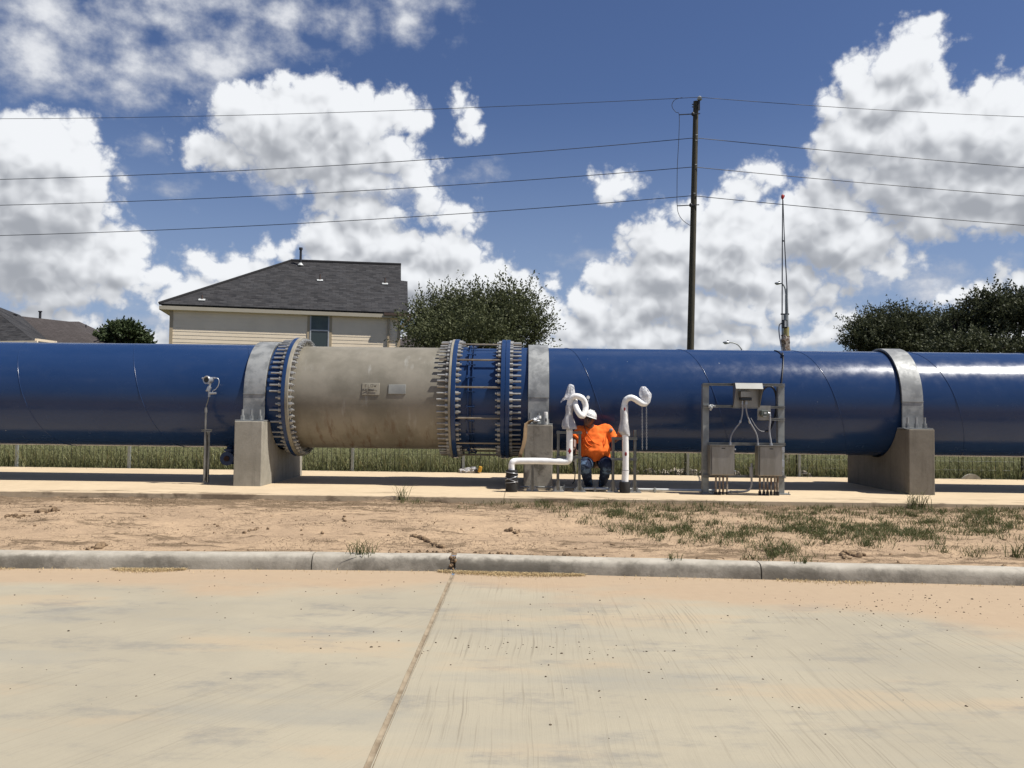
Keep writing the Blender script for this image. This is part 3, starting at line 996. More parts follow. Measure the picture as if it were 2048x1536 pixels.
# ================================================================== FENCE
fpost = [27, 252, 475, 699, 921, 1145, 1370, 1593, 1817, 2045, -200, 2270]
FY = 17.25
for side, (xa, xb) in enumerate(((-400, 2470),)):
    root = thing('wire_fence', (0, FY, 0.33), 'long low wire mesh fence with galvanized posts behind the concrete pad', 'fence')
    mb = MB()
    x0_, x1_ = P(xa, 900, FY).x, P(xb, 900, FY).x
    x = x0_
    while x < x1_:
        mb.cyl((x, FY, 0.36), (x, FY, 1.05), 0.005, n=4, cap=False)
        x += 0.094
    for z in (0.42, 0.60, 0.78):
        mb.cyl((x0_, FY - 0.004, z), (x1_, FY - 0.004, z), 0.0018, n=4, cap=False)
    mb.build('wire_mesh', M['fence'], root)
    mb = MB(); mb.cyl((x0_, FY, 1.06), (x1_, FY, 1.06), 0.016, n=8); mb.build('top_rail', M['fence_rail'], root, smooth=60)
    for px in fpost:
        x = P(px + 6, 915, FY - 0.06).x
        mb = MB(); mb.box((x, FY - 0.05, 0.70), (0.05, 0.05, 0.76)); mb.box((x - 0.045, FY, 0.70), (0.022, 0.02, 0.72), mi=1)
        for z in (0.45, 0.68, 0.90):
            mb.cyl((x - 0.055, FY - 0.03, z), (x + 0.0, FY - 0.03, z), 0.012, n=6)
        mb.build('post', [M['fence_rail'], M['dark']], root, smooth=40)

# ================================================================== PIPELINE
def seam_tube(x0, x1, phase, pitch=1.965, r=PR):
    "weld bead spiralling round the pipe"
    m_ = MB()
    n_ = int((x1 - x0) / pitch * 72)
    pts_ = []
    for i in range(n_ + 1):
        x = x0 + (x1 - x0) * i / n_
        a = 2 * math.pi * (x - phase) / pitch
        pts_.append((x, AX_Y - math.sin(a) * (r + 0.001), AX_Z + math.cos(a) * (r + 0.001)))
    m_.tube(pts_, (0.006), 6, up=(0, 0, 1))
    return m_


def ring(x0, x1, r_in, r_out, n=120):
    m_ = MB()
    m_.lathe([(r_in, x0), (r_out - 0.006, x0), (r_out, x0 + 0.006), (r_out, x1 - 0.006), (r_out - 0.006, x1), (r_in, x1)], (0, AX_Y, AX_Z), (1, 0, 0), n, closed=True)
    return m_


def shell(x0, x1, r, n=128):
    m_ = MB()
    k = max(2, int((x1 - x0) / 1.0) + 1)
    prof_ = [(r, x0 + (x1 - x0) * i / (k - 1)) for i in range(k)]
    m_.lathe([(r - 0.02, x0)] + prof_ + [(r - 0.02, x1)], (0, AX_Y, AX_Z), (1, 0, 0), n)
    return m_


yF = AX_Y - 1.04
X1a, X1b, X1c = P(560.5, 800, yF).x, P(568, 800, yF).x, P(575.5, 800, yF).x
X2a, X2b, X2c = P(895.5, 800, yF).x, P(900.5, 800, yF).x, P(910, 800, yF).x
X3a, X3b, X3c = P(1000.5, 800, yF).x, P(1009.5, 800, yF).x, P(1018.5, 800, yF).x
FR, BR = 1.04, 0.985


def bolt_proto(rootlike, name, xa, xb, sl, sr, parent):
    "stud with a nut each side of flanges spanning xa..xb; sl and sr its free lengths; built along x at the origin"
    m_ = MB(); m_.cyl((xa - sl, 0, 0), (xb + sr, 0, 0), 0.0165, n=8)
    me_b = m_
    o = me_b.build(name, M['bolt'] if name == 'bolt' else M['rod'], smooth=40)
    o.parent = parent
    n1 = MB(); n1.cyl((xa - 0.052, 0, 0), (xa, 0, 0), 0.036, n=6); n1.cyl((xa - 0.004, 0, 0), (xa + 0.001, 0, 0), 0.038, n=12)
    a_ = n1.build('nut', M['bolt']); a_.parent = o
    n2 = MB(); n2.cyl((xb, 0, 0), (xb + 0.052, 0, 0), 0.036, n=6); n2.cyl((xb - 0.001, 0, 0), (xb + 0.004, 0, 0), 0.038, n=12)
    b_ = n2.build('nut', M['bolt']); b_.parent = o
    return o


def place_bolts(root, angs, make):
    protos = {}
    for a in angs:
        key = make(a)
        if key not in protos:
            protos[key] = o = bolt_proto(None, key[0], *key[1:], root)
        else:
            o = copy_tree(protos[key], parent=root)
        ar = R(a)
        o.location = Vector((0, AX_Y - math.cos(ar) * BR, AX_Z + math.sin(ar) * BR)) - ORG[root.name]
        o.rotation_euler = (R((a * 7.3) % 60), 0, 0)


# left run
left = thing('water_pipe', (-12, AX_Y, PADZ), 'big glossy blue water main running off to the left edge of the picture', 'pipe', 'blue runs of the water main')
shell(-24, X1a, PR).build('pipe_barrel', M['blue'], left, smooth=40)
ring(X1a, X1b, PR - 0.02, FR).build('flange', M['blue'], left, smooth=40)
ph0 = P(490, 690, 14.4).x
seam_tube(-24, X1a - 0.02, ph0).build('weld_seam', M['blue'], left, smooth=60)
place_bolts(left, [k * 6 + 4 for k in range(60)], lambda a: ('bolt', X1a, X1c, 0.20 if (math.sin(R(a)) > 0.03 or a in (346, 334, 322, 316, 304)) else 0.095, 0.085))
# flow meter spool
meter = thing('flow_meter', ((X1c + X2a) / 2, AX_Y, PADZ), 'weathered grey flow meter section bolted between two blue flanges', 'flow meter')
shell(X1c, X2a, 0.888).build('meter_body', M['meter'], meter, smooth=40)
ring(X1b + 0.001, X1c, 0.86, FR).build('flange', M['meter_flange'], meter, smooth=40)
ring(X2a, X2b - 0.001, 0.86, FR).build('flange', M['meter_flange'], meter, smooth=40)
place_bolts(meter, [k * 6 + 4 for k in range(60) if k % 5 != 1], lambda a: ('bolt', X2a, X2c, 0.19, 0.085))


def curved_plate(px0, px1, py0, py1, r, th, mt, name):
    pa, pb = P(px0, (py0 + py1) / 2, AX_Y - 0.88), P(px1, (py0 + py1) / 2, AX_Y - 0.88)
    za, zb = P(px0, py0, AX_Y - 0.88).z, P(px0, py1, AX_Y - 0.88).z
    m_ = MB()
    a0, a1 = math.asin((za - AX_Z) / r), math.asin((zb - AX_Z) / r)
    vs, fs = [], []
    N = 6
    for i in range(N + 1):
        a = a0 + (a1 - a0) * i / N
        for x in (pa.x, pb.x):
            for rr in (r - 0.01, r + th):
                vs.append((x, AX_Y - math.cos(a) * rr, AX_Z + math.sin(a) * rr))
    for i in range(N):
        b0 = i * 4; c0 = b0 + 4
        fs += [(b0 + 1, b0 + 3, c0 + 3, c0 + 1), (b0, b0 + 1, c0 + 1, c0), (b0 + 2, b0 + 3, c0 + 3, c0 + 2)]
    fs += [(0, 1, 3, 2), (N * 4, N * 4 + 1, N * 4 + 3, N * 4 + 2)]
    m_.add(vs, fs)
    return m_.build(name, mt, meter, smooth=30, bevel=0.004)


pl = curved_plate(724, 759, 766, 790, 0.888, 0.012, M['meter_flange'], 'flow_plate')
pl['label'] = 'plate marked FLOW over a left-pointing arrow'
pl2 = curved_plate(777, 811.5, 769, 788, 0.888, 0.014, mat('blank_plate', (0.33, 0.335, 0.31), (0.26, 0.265, 0.25), 4, 0.6, 0.0), 'blank_plate')
# FLOW lettering as raised strokes
mb = MB()


def mp(x, y):
    return P(640 + x / 9.31, 740 + y / 9.31, AX_Y - 0.905)


GL = [[(842, 325), (842, 270), (872, 270)], [(842, 296), (866, 296)], [(896, 268), (896, 322), (924, 322)], [(946, 272), (946, 318), (984, 318), (984, 272), (946, 272)],
      [(1004, 270), (1014, 318), (1024, 290), (1034, 318), (1046, 270)], [(820, 385), (906, 346), (906, 378), (1046, 378), (1046, 400)], [(906, 410), (906, 430)]]
for gl in GL:
    for a, b_ in zip(gl[:-1], gl[1:]):
        mb.bar(mp(*a), mp(*b_), 0.0055, 0.006)
mb.build('lettering', mat('dark_lettering', (0.10, 0.08, 0.05), None, 5, 0.7), pl)

# dismantling joint
jt = thing('dismantling_joint', ((X2b + X3c) / 2, AX_Y, PADZ), 'blue flanged coupling with long tie rods between grey meter and middle pier', 'pipe coupling')
xm = P(938, 760, AX_Y - 0.9).x
shell(X2c, xm, 0.905).build('sleeve', M['blue'], jt, smooth=40)
shell(xm, X3a, 0.885).build('inner_sleeve', M['blue'], jt, smooth=40)
ring(X2b + 0.001, X2c, 0.86, FR).build('flange', M['blue'], jt, smooth=40)
ring(X3a, X3b - 0.003, 0.86, FR).build('flange', M['blue'], jt, smooth=40)
band = ring(xm - 0.028, xm + 0.0, 0.90, 0.942); band.build('clamp_band', M['blue'], jt, smooth=40)
band = ring(xm + 0.045, xm + 0.06, 0.88, 0.93); band.build('clamp_band', M['blue'], jt, smooth=40)
for k in range(24):
    a = R(k * 15 + 6)
    q = Matrix.Rotation(-a, 3, 'X')
    c_ = Vector((xm + 0.01, AX_Y - math.cos(a) * 0.945, AX_Z + math.sin(a) * 0.945))
    mb = MB(); mb.cyl(c_ + Vector((-0.07, 0, 0)), c_ + Vector((0.085, 0, 0)), 0.009, n=6); mb.box(c_ + Vector((-0.04, 0, 0)), (0.025, 0.05, 0.05), q); mb.cyl(c_ + Vector((0.065, 0, 0)), c_ + Vector((0.085, 0, 0)), 0.018, n=6)
    mb.build('clamp_lug', M['blue'], jt)
place_bolts(jt, [k * 6 + 4 for k in range(60) if k % 5 != 1], lambda a: ('bolt', X3a, X3c, 0.085, 0.19))
place_bolts(jt, [k * 30 + 10 for k in range(12)], lambda a: ('tie_rod', X2c, X3a, 0.30, 0.34))
for k in range(12):   # outer nuts of the tie rods
    a = R(k * 30 + 10)
    for xx in (X2a - 0.044, X3c + 0.002):
        mb = MB(); c_ = Vector((xx, AX_Y - math.cos(a) * BR, AX_Z + math.sin(a) * BR)); mb.cyl(c_, c_ + Vector((0.042, 0, 0)), 0.036, n=6)
        mb.build('nut', M['bolt'], jt)

# right run
right = thing('water_pipe', (10, AX_Y, PADZ), 'big glossy blue water main running off to the right edge of the picture', 'pipe', 'blue runs of the water main')
shell(X3c, 26, PR).build('pipe_barrel', M['blue'], right, smooth=40)
ring(X3b, X3c, 0.86, FR).build('flange', M['blue'], right, smooth=40)
seam_tube(X3c + 0.1, 26, P(1130, 693, 14.4).x).build('weld_seam', M['blue'], right, smooth=60)


# ------------------------------------------------------------------ piers with their straps
def pier(px0, px1, y_mid, spx0, spx1, label, mt, tmp=None):
    xa, xb = P(px0, y_mid, 13.3).x, P(px1, y_mid, 13.3).x
    root = thing('pipe_pier', ((xa + xb) / 2, AX_Y, PADZ), label, 'concrete pier', 'concrete piers carrying the water main')
    top = 1.465
    r_ = 0.93
    a0 = math.asin((top - AX_Z) / r_)
    poly = [(13.3, PADZ - 0.01), (13.3, top), ]
    n_ = 28
    aS, aE = math.pi - a0, 2 * math.pi + a0
    for i in range(n_ + 1):
        a = aS + (aE - aS) * i / n_
        poly.append((AX_Y + math.cos(a) * r_, AX_Z + math.sin(a) * r_))
    poly += [(15.8, top), (15.8, PADZ - 0.01)]
    m_ = MB(); m_.prism(poly, xa, xb)
    m_.build('saddle_wall', mt, root, bevel=0.012)
    sa, sb = P(spx0, 820, 13.62).x, P(spx1, 820, 13.62).x
    ro, ri = 0.958, 0.93
    pr = [(AX_Y - ro, top + 0.02)]
    for i in range(49):
        a = math.pi - math.pi * i / 48
        pr.append((AX_Y + math.cos(a) * ro, AX_Z + math.sin(a) * ro))
    pr.append((AX_Y + ro, top + 0.02)); pr.append((AX_Y + ri, top + 0.02))
    for i in range(49):
        a = math.pi * i / 48
        pr.append((AX_Y + math.cos(a) * ri, AX_Z + math.sin(a) * ri))
    pr.append((AX_Y - ri, top + 0.02))
    k = len(pr)
    # ring strip as quads
    vs = [(sa, y, z) for y, z in pr] + [(sb, y, z) for y, z in pr]
    fs = []
    h = k // 2
    for i in range(h - 1):
        j = k - 1 - i
        fs += [(i, i + 1, j - 1, j), (i + k, j + k, j - 1 + k, i + 1 + k), (i, i + k, i + 1 + k, i + 1), (j, j - 1, j - 1 + k, j + k)]
    m_ = MB(); m_.add(vs, fs)
    st = m_.build('strap', M['galv'], root, smooth=40, bevel=0.003)
    m_ = MB()
    for s_ in (-1, 1):
        m_.box(((sa + sb) / 2, AX_Y + s_ * (ro + 0.003), AX_Z + 0.02), (sb - sa + 0.004, 0.014, 0.014))
    m_.build('weld_bead', M['galv'], st)
    m_ = MB()
    for x in (sa + 0.004, sb - 0.004):   # rubber liner edge
        pp = [(x, AX_Y + math.cos(math.pi - math.pi * i / 48) * 0.918, AX_Z + math.sin(math.pi - math.pi * i / 48) * 0.918) for i in range(49)]
        m_.tube(pp, 0.012, 6, up=(1, 0, 0))
    m_.build('rubber_liner', M['black_rubber'], root, smooth=60)
    for s_ in (-1, 1):
        m_ = MB(); m_.box(((sa + sb) / 2, AX_Y + s_ * 1.03, top + 0.011), (sb - sa + 0.12, 0.26, 0.018))
        bp = m_.build('base_plate', M['galv'], root, bevel=0.003)
        for kx_ in (0.10, 0.5, 0.90):
            x = sa + (sb - sa) * kx_
            y = AX_Y + s_ * 1.07
            m_ = MB(); m_.cyl((x, y, top + 0.02), (x, y, top + 0.19), 0.019, n=10)
            m_.cyl((x, y, top + 0.02), (x, y, top + 0.055), 0.038, n=6); m_.cyl((x, y, top + 0.058), (x, y, top + 0.093), 0.036, n=6)
            m_.build('anchor_bolt', M['galv'], root, smooth=35)
    return root


pier(467.5, 523, 905, 487, 530, 'clean grey concrete pier standing left of the grey flow meter', M['pier'])
pmid = pier(1048, 1105, 915, 1056, 1097.5, 'dark-stained concrete pier in the middle behind the white pipe', M['pier_stained'])
pier(1818, 1870, 925, 1803, 1845, 'brownish concrete pier seen from its left side at the right', concrete('brown_pier_concrete', (0.30, 0.27, 0.22), (0.22, 0.195, 0.155), 1.5, 0.5))

# things left on the middle pier
def cpt(x, y, Y, s=4.2667, ox=840, oy=640):
    return P(ox + x / s, oy + y / s, Y)


zt = 1.465
c_ = P(1091.5, 840, 13.4)
root = thing('spray_can', (c_.x, 13.36, zt), 'white spray can standing on the middle pier top', 'spray can')
mb = MB(); mb.lathe([(0.0, 0.0), (0.032, 0.0), (0.034, 0.01), (0.034, 0.15), (0.028, 0.165)], (c_.x, 13.36, zt + 0.002), (0, 0, 1), 20); mb.build('can', M['label_white'], root, smooth=40)
mb = MB(); mb.lathe([(0.030, 0.16), (0.030, 0.20), (0.024, 0.205), (0.0, 0.205)], (c_.x, 13.36, zt + 0.002), (0, 0, 1), 20); mb.build('cap', M['white_pipe'], root, smooth=40)
mb = MB(); mb.box((c_.x + 0.003, 13.325, zt + 0.08), (0.02, 0.004, 0.05)); mb.build('printed_mark', M['dark'], root)
c_ = P(1078, 845, 13.42)
root = thing('tape_roll', (c_.x, 13.34, zt), 'white tape roll pushed over the middle anchor bolt of the pier', 'tape roll')
mb = MB(); mb.lathe([(0.022, 0.0), (0.036, 0.0), (0.036, 0.045), (0.022, 0.045)], (c_.x, AX_Y - 1.07, zt + 0.10), (0, 0, 1), 18, closed=True); mb.build('roll', M['white_pipe'], root, smooth=40)
# crumpled foil + kraft paper
mb = MB()
c_ = cpt(985, 855, 13.36)
mb.ell(c_ + Vector((0, 0, -0.0)), (0.06, 0.05, 0.045), 16, 10)
mb.v = [tuple(Vector(v) + Vector((mnoise.noise(Vector(v) * 40), mnoise.noise(Vector(v) * 40 + Vector((5, 0, 0))), mnoise.noise(Vector(v) * 40 + Vector((0, 9, 0))))) * 0.03) for v in mb.v]
tag(mb.build('foil_ball', M['alu'], org=c_, smooth=10), 'crumpled silver foil lying on top of the middle pier', 'foil')
mb = MB()
path = [(965, 850, 13.33, 0.11), (925, 862, 13.31, 0.10), (893, 885, 13.26, 0.09), (886, 930, 13.24, 0.09), (882, 1000, 13.24, 0.10), (868, 1070, 13.23, 0.11), (848, 1130, 13.22, 0.13), (838, 1175, 13.22, 0.12)]
vs = []
for (x, y, Y, w) in path:
    a_, b_ = cpt(x, y, Y), cpt(x + 30, y + 8, Y + 0.03)
    vs += [a_ + Vector((0, -0.02, 0)), (a_ + b_) / 2 + Vector((0, 0.012, 0)), b_ + Vector((0, w * 0.3, 0))]
k = len(path)
mb.add(vs, [(i * 3 + j, i * 3 + j + 1, i * 3 + j + 4, i * 3 + j + 3) for i in range(k - 1) for j in range(2)])
o = mb.build('kraft_paper', M['kraft'], org=cpt(886, 930, 13.24), smooth=60)
md = o.modifiers.new('thickness', 'SOLIDIFY'); md.thickness = 0.004
tag(o, 'brown kraft paper strip draped off the left edge of the middle pier', 'paper')

# gate valve under the left run
c_ = P(455, 917, 14.3)
root = thing('gate_valve', (c_.x, 14.45, c_.z - 0.12), 'small blue gate valve hanging under the pipe beside the left pier', 'valve')
top_ = P(458, 882, 14.3)
mb = MB(); mb.lathe([(0.0, 0), (0.05, 0), (0.05, 0.012), (0.118, 0.012), (0.118, 0.045), (0.08, 0.05), (0.08, 0.30), (0.118, 0.31), (0.118, 0.34), (0.0, 0.34)], (c_.x, 14.25, c_.z), (0, 1, 0), 28); mb.build('valve_body', M['blue'], root, smooth=40)
mb = MB(); mb.lathe([(0.0, -0.002), (0.048, -0.002), (0.048, 0.004), (0, 0.004)], (c_.x, 14.246, c_.z), (0, 1, 0), 20); mb.build('port', mat('rust_port', (0.06, 0.02, 0.015), None, 5, 0.8), root)
mb = MB(); mb.lathe([(0.085, 0.06), (0.085, 0.12), (0.11, 0.12), (0.11, 0.16), (0.07, 0.17), (0.05, 0.24), (0.03, 0.26), (0.012, 0.27), (0.012, 0.31)], (c_.x + 0.01, 14.42, c_.z), (0, 0, 1), 20); mb.build('bonnet', M['blue'], root, smooth=40)
mb = MB(); mb.lathe([(0.085, 0.0), (0.093, 0.008), (0.085, 0.016), (0.078, 0.008)], (c_.x + 0.01, 14.42, c_.z + 0.30), (0, 0, 1), 24, closed=True)
for a in (0, 2.1, 4.2): mb.bar((c_.x + 0.01, 14.42, c_.z + 0.308), (c_.x + 0.01 + 0.085 * math.cos(a), 14.42 + 0.085 * math.sin(a), c_.z + 0.308), 0.01, 0.01)
mb.build('handwheel', M['post'], root, smooth=40)
mb = MB(); mb.cyl((c_.x, 14.55, c_.z), (c_.x, 14.55, 1.05), 0.06, n=16); mb.build('riser', M['blue'], root, smooth=40)


def on_pipe(px, py, r=PR + 0.008):
    d = ray(px, py)
    oy, oz = CAM.y - AX_Y, CAM.z - AX_Z
    A = d.y ** 2 + d.z ** 2; B = 2 * (oy * d.y + oz * d.z); C_ = oy * oy + oz * oz - r * r
    disc = max(B * B - 4 * A * C_, 0)
    return CAM + d * ((-B - math.sqrt(disc)) / (2 * A))


def c4(x, y, Y):
    return P(1000 + x / 5.6875, 740 + y / 5.689, Y)


def c5(x, y, Y=13.03):
    return P(1380 + x / 5.69, 740 + y / 5.69, Y)


def ground(px, py):
    return PG(px, py, PADZ)


# small white vent fitting on the pipe
c_ = on_pipe(1176, 795, PR)
root = thing('air_fitting', c_, 'tiny white fitting on the blue pipe above the worker', 'fitting')
mb = MB(); nrm_ = Vector((0, c_.y - AX_Y, c_.z - AX_Z)).normalized(); mb.cyl(c_ - nrm_ * 0.01, c_ + nrm_ * 0.04, 0.028, n=12); mb.build('cap', M['white_pipe'], root, smooth=40)
mb = MB(); mb.cyl(c_ + Vector((0, -0.05, -0.02)), c_ + Vector((0, -0.05, -0.07)), 0.012, n=8); mb.build('nozzle', M['alu'], root, smooth=40)

# ================================================================== STANDS OF STRUT CHANNEL
SY = 13.05


def strut(mb_, a, b, w=0.042):
    "channel: two flanges and a web, open side to the back"
    a, b = Vector(a), Vector(b)
    d = (b - a).normalized()
    side = d.cross(Vector((0, 1, 0))).normalized()
    mb_.bar(a, b, 0.004, 0.004)
    for s_ in (-1, 1):
        mb_.slab([a + side * s_ * w / 2 + Vector((0, -w / 2, 0)), b + side * s_ * w / 2 + Vector((0, -w / 2, 0)), b + side * s_ * w / 2 + Vector((0, w / 2, 0)), a + side * s_ * w / 2 + Vector((0, w / 2, 0))], side * (-s_ * 0.004))
        mb_.slab([a + side * s_ * w / 2 + Vector((0, -w / 2, 0)), b + side * s_ * w / 2 + Vector((0, -w / 2, 0)), b + side * s_ * w * 0.22 + Vector((0, -w / 2, 0)), a + side * s_ * w * 0.22 + Vector((0, -w / 2, 0))], Vector((0, 0.003, 0)))
    mb_.slab([a + side * w / 2 + Vector((0, w / 2, 0)), b + side * w / 2 + Vector((0, w / 2, 0)), b - side * w / 2 + Vector((0, w / 2, 0)), a - side * w / 2 + Vector((0, w / 2, 0))], Vector((0, -0.004, 0)))


def foot(root, x, y):
    m_ = MB()
    m_.box((x, y, PADZ + 0.008), (0.20, 0.12, 0.012))
    for s_ in (-1, 1):
        m_.slab([(x + s_ * 0.085, y - 0.03, PADZ + 0.014), (x + s_ * 0.030, y - 0.03, PADZ + 0.014), (x + s_ * 0.030, y - 0.03, PADZ + 0.10)], (0, 0.006, 0))
        m_.cyl((x + s_ * 0.075, y - 0.01, PADZ + 0.01), (x + s_ * 0.075, y - 0.01, PADZ + 0.055), 0.007, n=8)
        m_.cyl((x + s_ * 0.075, y - 0.01, PADZ + 0.014), (x + s_ * 0.075, y - 0.01, PADZ + 0.026), 0.013, n=6)
        m_.box((x + s_ * 0.026, y, PADZ + 0.09), (0.006, 0.045, 0.16))
    m_.build('foot_plate', M['galv'], root, bevel=0.002)


def stand(name, pxl, pxr, ytop, ytl, ytr, bars, label):
    xl, xr = P(pxl, 930, SY).x, P(pxr, 930, SY).x
    root = thing(name, ((xl + xr) / 2, SY, PADZ), label, 'pipe stand', 'steel strut stands holding the white pipes')
    for x, yt, px in ((xl, ytl, pxl), (xr, ytr, pxr)):
        m_ = MB(); strut(m_, (x, SY, PADZ + 0.02), (x, SY, P(px, yt, SY).z)); m_.build('post', M['steel'], root)
        foot(root, x, SY)
    for yb in bars:
        z = P((pxl + pxr) / 2, yb, SY).z
        m_ = MB(); strut(m_, (xl - 0.03, SY - 0.044, z), (xr + 0.03, SY - 0.044, z)); m_.build('cross_bar', M['steel'], root)
    return root


sl_ = stand('pipe_stand', 1116, 1159, 862, 861, 862, (865, 914), 'steel strut stand behind the left white pipe')
sr_ = stand('pipe_stand', 1226, 1269.5, 876, 874, 860, (877, 918), 'steel strut stand behind the right white pipe')
x = P(1065, 950, SY).x
ps = thing('strut_post', (x, SY, PADZ), 'short steel strut post in front of the stained middle pier', 'post')
mb = MB(); strut(mb, (x, SY, PADZ + 0.02), (x, SY, P(1065, 926, SY).z)); mb.build('post', M['steel'], ps); foot(ps, x, SY)

# ================================================================== WHITE JACKETED PIPES
WY = 12.93


def red_mark(parent, c, w, h):
    m_ = MB(); m_.ell(c, (w, 0.006, h), 14, 8); return m_


wl = thing('insulated_pipe', (ground(1023, 985).x, WY, PADZ), 'white jacketed pipe with a horizontal run and a loop, left of the worker', 'insulated pipe', 'white jacketed pipes')
c_ = ground(1023, 984.5); BLx, BLy = c_.x, c_.y + 0.09
zt_ = P(1023, 940, BLy).z
mb = MB(); mb.lathe([(0.0, 0), (0.088, 0), (0.091, 0.02), (0.092, zt_ - PADZ - 0.02), (0.088, zt_ - PADZ), (0.062, zt_ - PADZ + 0.005)], (BLx, BLy, PADZ), (0, 0, 1), 28); sl2 = mb.build('base_sleeve', M['black_rubber'], wl, smooth=40)
# silver wire ties crossing round the sleeve
mb = MB()
for (za, zb, a0, a1) in ((0.32, 0.27, 2.6, 6.9), (0.27, 0.16, 0.5, -3.7), (0.24, 0.13, 3.0, 6.5), (0.13, 0.17, 2.6, 6.9)):
    pts_ = [(BLx + math.cos(a0 + (a1 - a0) * i / 24) * 0.096, BLy + math.sin(a0 + (a1 - a0) * i / 24) * 0.096, PADZ + za + (zb - za) * i / 24) for i in range(25)]
    mb.tube(pts_, 0.005, 6)
mb.build('wire_tie', M['alu'], sl2, smooth=60)
yH = 12.95
pl_ = [Vector((BLx, BLy, zt_ - 0.03)), Vector((BLx, BLy, c4(130, 1085, BLy).z))]
pts = [(BLx, BLy, zt_ - 0.03), c4(131, 1110, BLy), c4(133, 1075, BLy), c4(148, 1045, BLy), c4(190, 1037, yH), c4(300, 1035, yH), c4(450, 1036, yH), c4(600, 1040, yH), c4(700, 1044, yH), c4(755, 1044, yH), c4(782, 1030, yH), c4(790, 1000, yH), c4(791, 950, yH),
       c4(791, 850, yH), c4(791, 740, yH), c4(791, 690, yH)]
mb = MB(); sp_l = spline(pts, 6)
mb.tube(sp_l, [0.050 + 0.0018 * mnoise.noise(Vector((i * 0.35, 0, 0))) for i in range(len(sp_l))], 20, up=(0, 1, 0))
mb.build('lower_run', M['white_pipe'], wl, smooth=60)
up_ = [c4(791, 700, yH), c4(788, 600, yH), c4(786, 520, yH), c4(788, 440, yH), c4(792, 380, yH + 0.0), c4(808, 330, yH - 0.01), c4(842, 302, yH - 0.02), c4(890, 300, yH - 0.03), c4(935, 322, yH - 0.02), c4(963, 365, yH), c4(975, 420, yH + 0.0), c4(967, 475, yH - 0.03),
       c4(945, 518, yH - 0.06), c4(918, 515, yH - 0.09), c4(888, 475, yH - 0.08), c4(866, 425, yH - 0.04), c4(853, 375, yH + 0.02), c4(846, 335, yH + 0.10), c4(838, 300, yH + 0.12), c4(822, 280, yH + 0.1), c4(808, 262, yH + 0.06)]
mb = MB(); sq = spline(up_, 7)
mb.tube(sq, [0.0455 + 0.002 * mnoise.noise(Vector((i * 0.3, 5, 0))) for i in range(len(sq))], 20, up=(0, 1, 0))
mb.build('loop', M['white_pipe'], wl, smooth=60)
mb = MB()
for (x, y) in ((791, 820), (791, 690), (150, 1036)):
    pass
mb = red_mark(wl, c4(793, 922, yH - 0.048), 0.016, 0.048); mb.box(c4(793, 922, yH - 0.050), (0.055, 0.006, 0.022)); mb.build('red_marking', M['red'], wl, smooth=60)
for yy in (810, 690):
    c_ = c4(791, yy, yH); mb = MB(); mb.lathe([(0.050, -0.008), (0.0525, -0.004), (0.0525, 0.004), (0.050, 0.008)], c_, (0, 0, 1), 24, closed=True); mb.build('tape_band', M['white_pipe'], wl, smooth=50)


def wrap(name, parent, prof_, seed, rough=0.35, n=26, mt=None):
    "crumpled sheet round a line: (centre, rx, ry) rings"
    g_ = random.Random(seed)
    m_ = MB()
    vs, fs = [], []
    for i, (c0, rx, ry) in enumerate(prof_):
        for j in range(n):
            a = 2 * math.pi * j / n
            k_ = 1 + rough * mnoise.noise(Vector((math.cos(a) * 2.2, math.sin(a) * 2.2, seed + i * 0.35)))
            k_ += rough * 0.5 * mnoise.noise(Vector((math.cos(a) * 6, math.sin(a) * 6, seed + i * 0.8)))
            vs.append((c0.x + math.cos(a) * rx * k_, c0.y + math.sin(a) * ry * k_, c0.z + 0.012 * mnoise.noise(Vector((j * 0.7, i, seed)))))
    for i in range(len(prof_) - 1):
        for j in range(n):
            j2 = (j + 1) % n
            fs.append((i * n + j, i * n + j2, (i + 1) * n + j2, (i + 1) * n + j))
    m_.add(vs, fs)
    return m_.build(name, mt or M['plastic'], parent, smooth=25)


def rings(spec, Y):
    out = []
    for (x, y, w) in spec:
        c0 = c4(x, y, Y)
        rx = w / 5.6875 / F * Y * 0.5
        out.append((c0, rx, rx * 0.8))
    return out


# transmitter inside the bag on the left pipe
c_ = c4(806, 225, yH + 0.05)
mb = MB(); mb.cyl(c_ + Vector((0, -0.05, 0.02)), c_ + Vector((0, 0.06, 0.02)), 0.045, n=20); mb.cyl(c_ + Vector((0, -0.056, 0.02)), c_ + Vector((0, -0.05, 0.02)), 0.034, n=20); mb.cyl(c_ + Vector((0, 0, -0.12)), c_, 0.02, n=12)
mb.build('transmitter', M['alu'], wl, smooth=40)
wrap('plastic_bag', wl, rings([(800, 162, 10), (802, 166, 40), (805, 180, 66), (806, 215, 84), (806, 255, 104), (803, 285, 122), (795, 310, 128), (792, 338, 116)], yH + 0.03), 3, 0.3)
mb = MB(); ta = [c4(752, 300, yH - 0.05), c4(735, 325, yH - 0.06), c4(710, 345, yH - 0.05), c4(688, 372, yH - 0.05)]
vs = []
for i, p_ in enumerate(spline(ta, 4)):
    w = 0.045 * (1 - i / 14) + 0.004
    vs += [p_ + Vector((0, 0, w)), p_ + Vector((0.01, 0.015, 0)), p_ + Vector((0, 0, -w * 0.6))]
k = len(vs) // 3
mb.add(vs, [(i * 3 + j, i * 3 + j + 1, i * 3 + j + 4, i * 3 + j + 3) for i in range(k - 1) for j in range(2)])
mb.build('bag_tail', M['plastic'], wl, smooth=60)
M['wrap'] = mat('translucent_white_wrap', (0.66, 0.65, 0.64), (0.52, 0.50, 0.50), 12, 0.4, 0, 0.6, 20)
